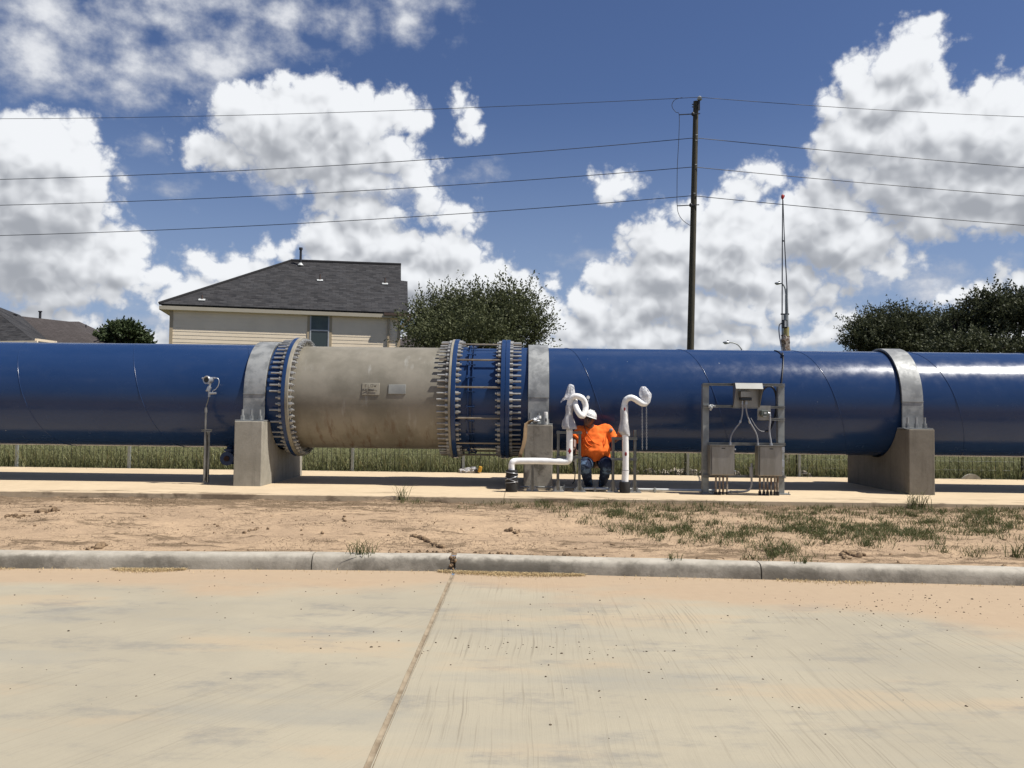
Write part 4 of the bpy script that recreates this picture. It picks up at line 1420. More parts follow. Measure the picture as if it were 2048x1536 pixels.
wrap('plastic_wrap', wl, rings([(789, 405, 78), (788, 450, 86), (786, 500, 78), (784, 540, 100), (782, 575, 128), (782, 615, 150), (786, 645, 172), (792, 672, 165)], yH), 8, 0.22, mt=M['wrap'])

wr = thing('insulated_pipe', (ground(1250, 988).x, WY, PADZ), 'white jacketed upright pipe with an S-bend top, right of the worker', 'insulated pipe', 'white jacketed pipes')
c_ = ground(1250.8, 986.5); BRx, BRy = c_.x, c_.y + 0.08
zt_ = P(1251, 963.5, BRy).z
mb = MB(); mb.lathe([(0.0, 0), (0.080, 0), (0.084, 0.015), (0.085, zt_ - PADZ - 0.015), (0.081, zt_ - PADZ), (0.06, zt_ - PADZ + 0.004)], (BRx, BRy, PADZ), (0, 0, 1), 28); mb.build('base_sleeve', M['black_rubber'], wr, smooth=40)
yR = BRy
mb = MB(); mb.tube([(BRx, BRy, zt_ - 0.02), c4(1428, 1140, yR)], 0.0545, 22, up=(0, 1, 0)); mb.build('bottom_section', M['white_pipe'], wr, smooth=50)
pts = [c4(1428, 1150, yR), c4(1428, 1000, yR), c4(1427, 850, yR), c4(1424, 700, yR), c4(1422, 600, yR), c4(1420, 500, yR), c4(1417, 430, yR), c4(1418, 385, yR), c4(1432, 345, yR - .01), c4(1460, 322, yR - .02), c4(1495, 315, yR - .03), c4(1530, 328, yR - .03), c4(1568, 352, yR - .02), c4(1608, 376, yR),
       c4(1643, 382, yR + .02), c4(1670, 362, yR + .04), c4(1682, 330, yR + .05), c4(1682, 305, yR + .05)]
mb = MB(); sq = spline(pts, 7)
L_ = len(sq)
mb.tube(sq, [(0.051 if i < 45 else 0.047) + 0.002 * mnoise.noise(Vector((i * 0.3, 9, 0))) for i in range(L_)], 20, up=(0, 1, 0))
mb.build('riser', M['white_pipe'], wr, smooth=60)
mb = MB(); mb.ell(c4(1429, 957, yR - 0.046), (0.026, 0.008, 0.040), 16, 10); o = mb.build('tag_patch', M['label_white'], wr, smooth=60)
mb = MB(); mb.ell(c4(1431, 955, yR - 0.052), (0.017, 0.006, 0.033), 16, 10); mb.build('red_marking', M['red'], wr, smooth=60)
mb = MB(); mb.ell(c4(1418, 445, yR - 0.05), (0.014, 0.006, 0.028), 14, 8); mb.build('red_marking', M['red'], wr, smooth=60)
c_ = c4(1655, 255, yR + 0.05)
mb = MB(); mb.cyl(c_ + Vector((0, -0.05, 0.01)), c_ + Vector((0, 0.06, 0.01)), 0.042, n=20); mb.cyl(c_ + Vector((0, 0, -0.08)), c_, 0.02, n=12)
mb.build('transmitter', M['alu'], wr, smooth=40)
wrap('plastic_bag', wr, rings([(1628, 188, 12), (1630, 192, 56), (1636, 215, 84), (1644, 245, 104), (1655, 278, 128), (1656, 305, 126), (1662, 335, 100), (1664, 365, 76)], yR + 0.03), 5, 0.22)
wrap('plastic_wrap', wr, rings([(1418, 400, 76), (1418, 430, 80), (1412, 470, 84), (1414, 520, 84), (1412, 580, 92), (1408, 640, 112), (1408, 700, 122), (1426, 735, 96), (1436, 750, 78)], yR), 12, 0.2, mt=M['wrap'])
c_ = c4(1427, 1140, yR); mb = MB(); mb.lathe([(0.052, -0.005), (0.0565, -0.003), (0.0565, 0.003), (0.052, 0.005)], c_, (0, 0, 1), 24, closed=True); mb.build('tape_band', M['conduit'], wr, smooth=50)


def chain(px, y0, y1, label, Y=13.1):
    a, b_ = P(px, y0, Y), P(px + 0.5, y1, Y)
    n_ = int((a.z - b_.z) / 0.026)
    m_ = MB()
    for i in range(n_):
        c0 = a.lerp(b_, i / n_)
        ax = Vector((0, 1, 0)) if i % 2 else Vector((1, 0, 0))
        up2 = Vector((0, 0, 1)); sd_ = ax.cross(up2)
        m_.tube([c0 + sd_ * 0.0085 * math.cos(t_) + up2 * 0.0175 * math.sin(t_) for t_ in np.linspace(0, 2 * math.pi, 11)], 0.003, 5, cap=False)
    o_ = m_.build('chain', M['alu'], org=a, smooth=60)
    return tag(o_, label, 'chain', 'chains hanging from the white pipe bend')


chain(1284.2, 811, 901, 'left one of two thin steel chains hanging below the S-bend')
chain(1292.8, 809, 901, 'right one of two thin steel chains hanging below the S-bend')

# floor conduit behind the stands
def pipe_thing(name, pts, r, mt, label, cat, clamps=()):
    root_ = thing(name, pts[0], label, cat)
    m_ = MB(); m_.tube(spline(pts, 6) if len(pts) > 2 else pts, r, 10); m_.build('tube', mt, root_, smooth=60)
    for c0 in clamps:
        c0 = Vector(c0); m_ = MB(); m_.box(c0, (0.03, 0.07, 0.06)); m_.cyl(c0 + Vector((0, -0.02, 0)), c0 + Vector((0, -0.02, 0.05)), 0.01, n=6); m_.build('clamp', M['post'], root_, bevel=0.003)
    return root_


za = PADZ + 0.055
pa, pb = PG(1040, 981, za), PG(1222, 981, za)
pipe_thing('floor_conduit', [(pa.x, 13.2, za), (pb.x, 13.2, za)], 0.013, M['post'], 'thin grey conduit along the pad behind the worker stand legs', 'conduit', [((pa.x + pb.x) / 2, 13.2, za - 0.01)])
pa, pb = P(1150, 979, 13.3), P(1431, 984, 13.05)
pipe_thing('floor_conduit', [(P(1168, 980, 13.12).x, 13.12, za - .01), (P(1430, 984, 13.1).x, 13.1, za - .01)], 0.021, M['label_white'], 'pale conduit lying on the pad from the stands to the electrical panels', 'conduit', [(P(1309, 983, 13.1).x, 13.1, za - 0.02), (P(1190, 980, 13.1).x, 13.1, za - 0.02)])
mb = MB(); mb.tube(spline([P(1151, 905, 13.4), P(1148, 925, 13.45), P(1150, 945, 13.45), P(1149, 960, 13.5), P(1145, 968, 13.5)], 6), 0.009, 8)
tag(mb.build('hose', M['cable'], org=P(1148, 960, 13.5), smooth=60), 'thin black hose hanging to the pad left of the worker', 'hose')

# ================================================================== INSTRUMENT STAND (left)
def c7(x, y, Y=13.5):
    return P(380 + x / 6.4, 740 + y / 6.4, Y)


root = thing('transmitter_stand', ground(408, 966), 'slim steel instrument stand with round gauge head, left of left pier', 'instrument stand')
mb = MB(); mb.tube([c7(180, 1425), c7(205, 480)], 0.017, 12); mb.build('pole', M['steel'], root, smooth=50)
mb = MB(); mb.tube([c7(203, 545), c7(206, 480)], 0.024, 12); mb.build('collar', M['steel'], root, smooth=50)
mb = MB(); strut(mb, c7(218, 1440, 13.56), c7(234, 780, 13.56), 0.045); mb.build('strut', M['steel'], root)
mb = MB(); strut(mb, c7(150, 775, 13.49), c7(278, 775, 13.49), 0.04); mb.build('bracket', M['steel'], root)
mb = MB(); mb.tube(spline([c7(208, 480), c7(212, 445), c7(228, 400), c7(238, 360), c7(246, 330)], 5), 0.009, 8); mb.build('tubing', M['steel'], root, smooth=60)
mb = MB(); mb.cyl(c7(245, 345), c7(244, 215), 0.019, n=12); mb.box(c7(244, 240, 13.47), (0.055, 0.05, 0.065), Matrix.Rotation(0.4, 3, 'Y')); mb.cyl(c7(255, 300, 13.47), c7(335, 297, 13.47), 0.017, n=10); mb.cyl(c7(290, 265), c7(290, 300), 0.01, n=8); mb.cyl(c7(205, 262), c7(245, 262), 0.014, n=8)
mb.build('valve_manifold', M['alu'], root, smooth=45)
c_ = c7(232, 128, 13.45)
fd = Vector((-0.25, -1, -0.02)).normalized()
mb = MB(); mb.lathe([(0.0, 0.10), (0.045, 0.10), (0.052, 0.07), (0.052, 0.0), (0.066, -0.012), (0.070, -0.04), (0.062, -0.055), (0.046, -0.052), (0.044, -0.04), (0.0, -0.04)], c_, -fd, 28); hd = mb.build('gauge_head', M['alu'], root, smooth=40)
mb = MB(); mb.lathe([(0.0, -0.041), (0.046, -0.041), (0.045, -0.044), (0.0, -0.0445)], c_, -fd, 28); mb.build('lens', M['dark'], hd, smooth=40)
mb = MB(); mb.cyl(c7(155, 105, 13.52), c7(205, 108, 13.52), 0.016, n=10); mb.tube(spline([c7(270, 100, 13.52), c7(320, 100), c7(358, 112), c7(372, 150), c7(360, 200), c7(330, 245), c7(300, 262)], 6), 0.008, 8); mb.cyl(c7(275, 100, 13.52), c7(325, 101, 13.52), 0.013, n=10)
mb.build('conduit_arm', M['alu'], root, smooth=50)
mb = MB(); mb.cyl(c7(250, 215), c7(262, 150), 0.02, n=12); mb.build('neck', M['alu'], root, smooth=50)

# ================================================================== ELECTRICAL PANEL STAND
EY = 13.03
ep = thing('panel_frame', (c5(610, 1390).x, EY, PADZ), 'galvanized steel frame of two posts and rails carrying the electrical boxes', 'equipment frame')
for (xa, xb, yt) in ((143, 216, 152), (1002, 1076, 165)):
    a_, b_ = c5(xa, 900), c5(xb, 900)
    mb = MB(); zt2 = c5(xa, yt).z
    mb.box(((a_.x + b_.x) / 2, EY + 0.05, (PADZ + zt2) / 2 + 0.005), (b_.x - a_.x, 0.10, zt2 - PADZ - 0.012)); mb.build('post', M['post'], ep, bevel=0.006)
    mb = MB(); cx_ = (a_.x + b_.x) / 2 + 0.03
    mb.box((cx_, EY + 0.05, PADZ + 0.008), (0.20, 0.2, 0.014))
    for s_ in (-1, 1): mb.cyl((cx_ + s_ * 0.08, EY - 0.02, PADZ + 0.01), (cx_ + s_ * 0.08, EY - 0.02, PADZ + 0.05), 0.009, n=6)
    mb.build('foot_plate', M['post'], ep, bevel=0.002)
for (xa, xb, y) in ((148, 1078, 163), (148, 480, 412), (480, 1078, 420), (780, 1078, 560), (205, 1085, 838), (150, 1090, 1206)):
    mb = MB(); strut(mb, c5(xa, y, EY - 0.022), c5(xb, y + (xb - xa) * 0.009, EY - 0.022), 0.042); mb.build('rail', M['steel'], ep)
# rag tied to the frame
mb = MB()
for i, (x, y, r_) in enumerate([(225, 412, .02), (242, 425, .024), (232, 445, .018), (262, 405, .012), (285, 412, .01), (248, 400, .014)]):
    mb.ell(c5(x, y, EY - 0.07), (r_, r_ * .7, r_ * 1.2), 10, 8)
mb.v = [tuple(Vector(v) + Vector((mnoise.noise(Vector(v) * 60), 0, mnoise.noise(Vector(v) * 60 + Vector((7, 0, 0))))) * 0.014) for v in mb.v]
tag(mb.build('rag', M['label_white'], org=c5(235, 425, EY - 0.07), smooth=30), 'white rag knotted round the left post of the electrical panel frame', 'rag')

# sunshade with controller
sh = thing('sunshade', (c5(650, 420).x, EY, c5(650, 425).z), 'metal sunshade hood over a controller at the top of the frame', 'equipment hood')
b0, b1 = c5(478, 150), c5(776, 150)
zt3, zb3 = c5(600, 158).z, c5(600, 425).z
yb_, yf_ = EY - 0.055, EY - 0.26
mb = MB(); mb.box(((b0.x + b1.x) / 2, yb_, (zt3 + zb3) / 2), (b1.x - b0.x, 0.004, zt3 - zb3)); mb.build('back_panel', M['ss_box'], sh)
drop = 0.085
mb = MB(); mb.slab([(b0.x - .004, yb_, zt3 + 0.006), (b1.x + .004, yb_, zt3 + 0.006), (b1.x + .004, yf_ + 0.05, zt3 + 0.004), (b0.x - .004, yf_ + 0.05, zt3 + 0.004)], (0, 0, 0.003))
mb.slab([(b0.x - .004, yf_ + 0.05, zt3 + 0.004), (b1.x + .004, yf_ + 0.05, zt3 + 0.004), (b1.x + .004, yf_, zt3 - drop), (b0.x - .004, yf_, zt3 - drop)], (0, 0.003, 0.001)); mb.build('hood', mat('pale_hood', (0.50, 0.50, 0.46), (0.42, 0.42, 0.38), 4, 0.55, 0.1), sh)
for x in (b0.x, b1.x - 0.004):
    mb = MB(); mb.slab([(x, yb_ - 0.003, zt3), (x, yf_ + 0.05, zt3), (x, yf_ + 0.003, zt3 - drop), (x, yb_ - 0.03, zb3), (x, yb_ - 0.003, zb3)], (0.004, 0, 0)); mb.build('side_panel', M['ss_box'], sh)
ct = thing('controller', c5(640, 345, yb_), 'grey controller box with dark base inside the sunshade', 'controller')
a_, b_ = c5(576, 240, EY - 0.17), c5(690, 312, EY - 0.17)
mb = MB(); mb.box(((a_.x + b_.x) / 2, EY - 0.12, (a_.z + b_.z) / 2), (b_.x - a_.x, 0.12, a_.z - b_.z)); mb.build('housing', M['ss_box'], ct, bevel=0.006)
a_, b_ = c5(580, 312, EY - 0.17), c5(702, 348, EY - 0.17)
mb = MB(); mb.box(((a_.x + b_.x) / 2, EY - 0.12, (a_.z + b_.z) / 2), (b_.x - a_.x, 0.13, a_.z - b_.z)); mb.build('dark_base', M['dark'], ct, bevel=0.004)
for x in (597, 637, 652):
    mb = MB(); mb.cyl(c5(x, 350, EY - 0.13), c5(x, 392, EY - 0.13), 0.013 if x < 650 else 0.007, n=10); mb.build('gland', M['alu'], ct, smooth=40)


def enclosure(xa, xb, ya, yb, label, latch):
    Yf = EY - 0.25
    a_, b_ = c5(xa, ya, Yf), c5(xb, yb, Yf)
    root_ = thing('electrical_enclosure', ((a_.x + b_.x) / 2, EY - 0.15, b_.z), label, 'electrical box', 'steel boxes on the panel frame')
    cx_, cz_ = (a_.x + b_.x) / 2, (a_.z + b_.z) / 2
    w_, h_ = b_.x - a_.x, a_.z - b_.z
    m_ = MB(); m_.box((cx_, EY - 0.15, cz_), (w_, 0.19, h_)); m_.build('cabinet', M['ss_box'], root_, bevel=0.006)
    m_ = MB(); m_.box((cx_ + 0.004, Yf - 0.008, cz_ - 0.003), (w_ - 0.03, 0.014, h_ - 0.022)); dr = m_.build('door', M['ss_box'], root_, bevel=0.005)
    m_ = MB(); m_.cyl((a_.x + 0.010, Yf + 0.004, a_.z - 0.03), (a_.x + 0.010, Yf + 0.004, b_.z + 0.03), 0.006, n=8); m_.build('hinge', M['post'], root_, smooth=40)
    m_ = MB(); m_.box((cx_ + 0.002, Yf - 0.02, a_.z + 0.004), (w_ + 0.01, 0.05, 0.006)); m_.build('drip_shield', M['ss_box'], root_)
    m_ = MB(); m_.box((cx_ + 0.01, Yf - 0.017, a_.z - 0.045), (0.055, 0.004, 0.014)); m_.build('name_tag', M['dark'], dr)
    for zz in (a_.z - 0.06, b_.z + 0.065):
        m_ = MB(); m_.box((b_.x + 0.004, Yf + 0.0, zz), (0.022, 0.03, 0.024)); m_.cyl((b_.x + 0.004, Yf - 0.02, zz), (b_.x + 0.004, Yf, zz), 0.007, n=8); m_.build('latch', M['alu'], root_, bevel=0.002)
    if latch:
        m_ = MB(); m_.box((b_.x + 0.028, EY - 0.16, a_.z - 0.06), (0.05, 0.07, 0.075)); m_.box((b_.x + 0.026, EY - 0.17, b_.z + 0.19), (0.045, 0.06, 0.11)); m_.cyl((b_.x + 0.03, EY - 0.16, b_.z + 0.02), (b_.x + 0.03, EY - 0.16, a_.z - 0.1), 0.01, n=8); m_.build('side_fitting', M['alu'], root_, bevel=0.004)
    return a_, b_


eL = enclosure(232, 508, 855, 1200, 'left steel electrical box with closed door on the panel frame', False)
eR = enclosure(778, 1052, 862, 1210, 'right steel electrical box with side fittings on the panel frame', True)
root = thing('backing_plate', c5(755, 1200), 'narrow grey steel plate between the two electrical boxes', 'plate')
a_, b_ = c5(735, 905), c5(782, 1195)
mb = MB(); mb.box(((a_.x + b_.x) / 2, EY - 0.06, (a_.z + b_.z) / 2), (b_.x - a_.x, 0.02, a_.z - b_.z)); mb.build('plate', M['post'], root)
for yy in (1135, 1160):
    mb = MB(); mb.box(c5(745, yy, EY - 0.075), (0.022, 0.008, 0.022)); mb.box(c5(765, yy, EY - 0.075), (0.016, 0.008, 0.022)); mb.build('knockout', M['dark'], root)
# risers under the boxes
for i, x in enumerate((295, 337, 377, 422)):
    a_, b_ = c5(x, 1212, EY - 0.15), c5(x, 1396, EY - 0.15)
    rt = thing('riser_conduit', (a_.x, EY - 0.15, PADZ), ['leftmost', 'second from left', 'third from left', 'rightmost'][i] + ' of four rusty conduits under the left electrical box', 'conduit', 'rusty conduits rising from the pad')
    mb = MB(); mb.cyl((a_.x, EY - 0.15, PADZ), (a_.x, EY - 0.15, a_.z + 0.01), 0.0155, n=12); mb.build('tube', M['rusty'], rt, smooth=50)
    mb = MB(); mb.cyl((a_.x, EY - 0.15, PADZ), (a_.x, EY - 0.15, PADZ + 0.045), 0.024, n=12); mb.build('collar', M['black_rubber'], rt, smooth=50)
for i, x in enumerate((795, 841, 882, 924, 965, 999)):
    a_ = c5(x, 1218, EY - 0.15)
    rt = thing('riser_conduit', (a_.x, EY - 0.15, PADZ), ['first', 'second', 'third', 'fourth', 'fifth', 'sixth'][i] + ' from left of six rusty conduits under the right electrical box', 'conduit', 'rusty conduits rising from the pad')
    mb = MB(); mb.cyl((a_.x, EY - 0.15, PADZ), (a_.x, EY - 0.15, a_.z + 0.01), 0.0155, n=12); mb.build('tube', M['rusty'], rt, smooth=50)
    mb = MB(); mb.cyl((a_.x, EY - 0.15, PADZ), (a_.x, EY - 0.15, PADZ + 0.06), 0.024, n=12); mb.build('collar', M['black_rubber'], rt, smooth=50)
rt = thing('bent_conduit', c5(700, 1200), 'grey conduit bending along the pad between the two electrical boxes', 'conduit')
mb = MB(); mb.tube(spline([c5(700, 1060, EY - .1), c5(700, 1150, EY - .1), c5(700, 1230, EY - .1), c5(701, 1290, EY - .1), c5(692, 1335, EY - .1), c5(668, 1365, EY - .1), c5(630, 1380, EY - .1), c5(550, 1384, EY - .1), c5(432, 1385, EY - .1)], 6), 0.016, 12); mb.build('tube', M['conduit'], rt, smooth=60)
mb = MB(); mb.cyl(c5(696, 1105, EY - .1), c5(698, 1215, EY - .1), 0.030, n=14); mb.build('coupling', M['conduit'], rt, smooth=50)
for x in (470, 540):
    mb = MB(); mb.box(c5(x, 1388, EY - .1), (0.02, 0.06, 0.045)); mb.build('clamp', M['post'], rt)


def flex(pts, r, mt, label, fit=True, name='flexible_conduit'):
    rt_ = thing(name, pts[-1], label, 'cable', 'cables on the electrical panel frame')
    m_ = MB(); m_.tube(spline(pts, 7), r, 10); m_.build('sheath', mt, rt_, smooth=60)
    if fit:
        for p_, q_ in ((pts[-1], pts[-2]),):
            d_ = (Vector(q_) - Vector(p_)).normalized()
            m_ = MB(); m_.cyl(Vector(p_) - d_ * 0.01, Vector(p_) + d_ * 0.035, r * 1.7, n=8); m_.build('fitting', M['alu'], rt_, smooth=40)
    return rt_


Yc = EY - 0.13
f1 = flex([c5(597, 390, Yc), c5(599, 450, Yc), c5(592, 520, Yc), c5(572, 590, Yc), c5(525, 655, Yc), c5(482, 720, Yc), c5(462, 780, Yc), c5(457, 848, Yc)], 0.011, M['conduit'], 'grey flexible conduit curving from controller to the left electrical box')
f2 = flex([c5(637, 390, Yc), c5(641, 460, Yc), c5(658, 530, Yc), c5(682, 592, Yc), c5(718, 655, Yc), c5(750, 715, Yc), c5(767, 775, Yc), c5(773, 856, Yc)], 0.011, M['conduit'], 'grey flexible conduit curving from controller to the right electrical box')
for f_, c0, c1 in ((f1, c5(576, 575, Yc - .003), c5(568, 602, Yc - .003)), (f2, c5(672, 575, Yc - .003), c5(686, 610, Yc - .003))):
    m_ = MB(); m_.cyl(c0, c1, 0.018, n=10); m_.build('coupling', M['alu'], f_, smooth=40)
flex([c5(692, 545, Yc), c5(715, 585, Yc), c5(738, 625, Yc), c5(775, 672, Yc), c5(810, 695, Yc), c5(845, 700, Yc)], 0.0055, M['conduit'], 'thin grey loose cable arcing below the sunshade', False, 'loose_cable')
Yh = EY + 0.10
flex([c5(790, 400, Yh), c5(800, 330, Yh), c5(825, 240, Yh), c5(865, 195, Yh), c5(910, 185, Yh), c5(950, 210, Yh), c5(975, 270, Yh), c5(985, 360, Yh), c5(978, 460, Yh), c5(950, 580, Yh), c5(905, 680, Yh), c5(860, 698, Yh)], 0.017, M['cable'], 'thick black cable looping behind the small junction plate', False, 'loose_cable')
jp = thing('junction_plate', c5(845, 570), 'small grey steel plate with a green-grey gauge box on the frame', 'junction box')
a_, b_ = c5(768, 405, EY - 0.06), c5(920, 572, EY - 0.06)
mb = MB(); mb.box(((a_.x + b_.x) / 2, EY - 0.055, (a_.z + b_.z) / 2), (b_.x - a_.x, 0.006, a_.z - b_.z)); mb.build('plate', M['ss_box'], jp, bevel=0.001)
a_, b_ = c5(810, 458, EY - 0.13), c5(888, 522, EY - 0.13)
mb = MB(); mb.box(((a_.x + b_.x) / 2, EY - 0.10, (a_.z + b_.z) / 2), (b_.x - a_.x, 0.09, a_.z - b_.z)); gb = mb.build('gauge_box', M['gauge_green'], jp, bevel=0.008)
mb = MB(); mb.box(c5(857, 490, EY - 0.148), (0.036, 0.004, 0.028)); mb.build('display', M['label_white'], gb)
mb = MB(); mb.box(c5(846, 527, EY - 0.12), (0.05, 0.05, 0.016)); mb.build('base_lip', M['post'], gb)
mb = MB(); mb.cyl(c5(888, 490, EY - 0.11), c5(908, 495, EY - 0.11), 0.014, n=10); mb.cyl(c5(906, 490, EY - 0.11), c5(910, 525, EY - 0.11), 0.018, n=10); mb.build('elbow', M['alu'], jp, smooth=40)
flex([c5(909, 520, EY - .11), c5(911, 580, EY - .11), c5(904, 640, EY - .11), c5(903, 700, EY - .11), c5(910, 760, EY - .12), c5(918, 800, EY - .13), c5(922, 858, EY - .13)], 0.015, M['conduit'], 'grey flexible conduit dropping from the gauge box to the right electrical box')

# ================================================================== MAST BEHIND THE PIPE
def cm(x, y, Y=19.0):
    return P(1500 + x / 4.515, 380 + y / 4.515, Y)


mast = thing('antenna_mast', (cm(322, 1440).x, 19.0, 0.3), 'thin antenna mast with red tip and yellow section behind the pipe', 'mast')
mb = MB(); a_ = cm(322, 1440); mb.cyl((a_.x, 19, 0.3), cm(322, 1435), 0.085, n=14); mb.cyl(cm(322, 1440), cm(322, 1320), 0.075, n=10); mb.ell(cm(318, 1360), (0.10, 0.09, 0.16), 10, 8)
mb.v = [tuple(Vector(v) + (Vector((mnoise.noise(Vector(v) * 14), mnoise.noise(Vector(v) * 14 + Vector((4, 0, 0))), 0)) * 0.05 if v[2] > 2.5 else Vector())) for v in mb.v]
mb.build('base_tube', M['rusty'], mast, smooth=30)
mb = MB(); mb.cyl(cm(325, 1322), cm(327, 1240), 0.068, n=14); mb.build('yellow_section', mat('faded_yellow', (0.55, 0.46, 0.16), (0.40, 0.36, 0.16), 6, 0.6), mast, smooth=50)
mb = MB(); mb.cyl(cm(323, 1242), cm(323, 1125), 0.055, n=14); mb.build('grey_section', M['post'], mast, smooth=50)
mb = MB(); mb.box(cm(311, 1210, 18.9), (0.12, 0.08, 0.19)); bx_ = mb.build('black_box', M['dark'], mast, bevel=0.01)
mb = MB(); mb.box(cm(321, 1207, 18.855), (0.045, 0.004, 0.14)); mb.build('white_label', M['label_white'], bx_)
mb = MB(); mb.bar(cm(278, 1121), cm(352, 1121), 0.025, 0.03); mb.bar(cm(280, 1314), cm(352, 1314), 0.02, 0.025); mb.bar(cm(296, 460), cm(314, 460), 0.02, 0.03); mb.build('cross_arm', M['cable'], mast)
mb = MB(); mb.tube([cm(291, 1316), cm(290, 1120), cm(292, 480), cm(295, 80)], [0.014, 0.014, 0.013, 0.011], 8); mb.build('whip_rod', M['cable'], mast, smooth=60)
mb = MB(); mb.tube([cm(343, 1316), cm(341, 1120), cm(334, 890), cm(311, 460), cm(298, 90)], [0.014, 0.014, 0.013, 0.011, 0.010], 8); mb.build('whip_rod', M['cable'], mast, smooth=60)
mb = MB(); mb.tube([cm(334, 1120), cm(333, 890)], 0.022, 8); mb.build('upper_tube', M['post'], mast, smooth=60)
mb = MB(); mb.ell(cm(294, 62), (0.036, 0.036, 0.06), 10, 8); mb.box(cm(299, 56), (0.06, 0.04, 0.05)); mb.build('red_tip', mat('bright_red', (0.55, 0.02, 0.015), None, 5, 0.5), mast, smooth=40)
pts = [cm(298, 1205, 18.9), cm(275, 1208, 18.85), cm(262, 1235, 18.6), cm(264, 1300, 18.0), cm(275, 1370, 17.0), cm(287, 1430, 15.8), on_pipe(1565, 706), on_pipe(1566.5, 714), on_pipe(1566.5, 725), on_pipe(1565.5, 740), on_pipe(1564, 755), on_pipe(1563, 768)]
rt = thing('antenna_cable', pts[-1], 'black cable running from the mast down over the blue pipe', 'cable')
mb = MB(); mb.tube(spline(pts, 6), 0.013, 8); mb.build('main_run', M['cable'], rt, smooth=60)
pts = [on_pipe(1549, 701), on_pipe(1556, 703), on_pipe(1562, 708), on_pipe(1566, 716)]
mb = MB(); mb.tube(spline(pts, 6), 0.011, 8); mb.build('branch_run', M['cable'], rt, smooth=60)


def lamp(px, py, headw, pole_px, Yl, label, s_=1.0, arm=None):
    base = P(pole_px, 880, Yl); base.z = 0.3
    rt_ = thing('street_lamp', base, label, 'street lamp', 'street lamps beyond the pipeline')
    h0_ = P(px, py, Yl)
    m_ = MB(); m_.tube(spline([P(*q, Yl) for q in arm], 5), 0.045 * s_, 8); m_.build('arm', M['post'], rt_, smooth=60)
    e_ = P(*arm[-1], Yl)
    m_ = MB(); m_.cyl((e_.x, Yl, 0.3), e_, 0.09 * s_, 0.06 * s_, n=10); m_.build('pole', M['post'], rt_, smooth=60)
    w_ = headw / F * Yl / 2
    m_ = MB(); m_.ell(h0_, (w_, 0.16 * s_, w_ * 0.36), 16, 10); m_.build('lamp_head', M['alu'], rt_, smooth=60)
    m_ = MB(); m_.cyl(h0_ + Vector((w_ * .35, 0, w_ * .3)), h0_ + Vector((w_ * .35, 0, w_ * .6)), 0.05 * s_, n=8); m_.build('photocell', M['dark'], rt_)
    m_ = MB(); m_.ell(h0_ - Vector((w_ * .2, 0, w_ * .2)), (w_ * .55, 0.13 * s_, w_ * .3), 14, 8); m_.build('lens', M['label_white'], rt_, smooth=60)


lamp(1556, 566.5, 14, 1572, 42, 'cobra-head street lamp rising behind the antenna mast', 0.8, [(1562, 566), (1566, 569), (1570, 577), (1572, 590)])
lamp(1453, 685, 15, 1485, 52, 'street lamp head just showing above the pipe left of the mast', 0.8, [(1459, 685), (1468, 686), (1476, 690), (1483, 698)])

# ================================================================== UTILITY POLE AND WIRES
pb_, pt_ = P(1376.6, 892, 39), P(1392, 203, 39)
up = thing('utility_pole', (pb_.x, 39, 0.3), 'tall weathered wooden utility pole standing behind the blue pipe', 'utility pole')
mb = MB(); mb.tube([Vector((pb_.x, 39, 0.0))] + [pb_.lerp(pt_, i / 8) for i in range(1, 9)], [0.185] + [0.185 - 0.06 * i / 8 for i in range(1, 9)], 16); mb.build('shaft', M['pole_wood'], up, smooth=50)


def cp(x, y, Y=38.85):
    return P(1300 + x / 2.795, 170 + y / 2.793, Y)


for (y, x0_, x1_) in ((166, 162, 280), (675, 152, 275)):
    mb = MB(); mb.bar(cp(x0_, y), cp(x1_, y - 6), 0.035, 0.04); mb.ell(cp(240 if y < 300 else 228, y - 4, 38.8), (0.08, 0.08, 0.10), 10, 8); mb.build('standoff_bracket', M['line'], up, smooth=40)
mb = MB(); mb.cyl(cp(274, 130), cp(277, 78), 0.03, n=8); mb.box(cp(273, 112), (0.10, 0.06, 0.5)); mb.build('top_pin', M['line'], up)
mb = MB(); mb.lathe([(0.0, 0.0), (0.09, 0.0), (0.13, 0.05), (0.07, 0.08), (0.11, 0.13), (0.05, 0.19), (0.0, 0.2)], cp(277, 78) - Vector((0, 0, 0.06)), (0, 0, 1), 14); mb.build('insulator', M['alu'], up, smooth=50)
for (x, y) in ((240, 108), (240, 122)):
    mb = MB(); mb.cyl(cp(x - 5, y, 38.8), cp(x + 2, y, 38.8), 0.03, n=6); mb.build('bolt', M['line'], up)
pts = [cp(180, 70), cp(140, 82), cp(124, 105), cp(126, 128), cp(145, 152), cp(163, 168), cp(161, 300), cp(153, 450), cp(151, 600), cp(152, 676), cp(160, 720), cp(185, 757), cp(226, 786)]
mb = MB(); mb.tube(spline(pts, 5), 0.013, 6); mb.build('down_lead', M['line'], up, smooth=60)
for (x, y) in ((262, 280), (260, 310), (258, 445), (250, 606)):
    mb = MB(); mb.cyl(cp(x - 6, y, 38.78), cp(x + 4, y, 38.78), 0.028, n=8); mb.build('hardware', M['galv'], up, smooth=40)

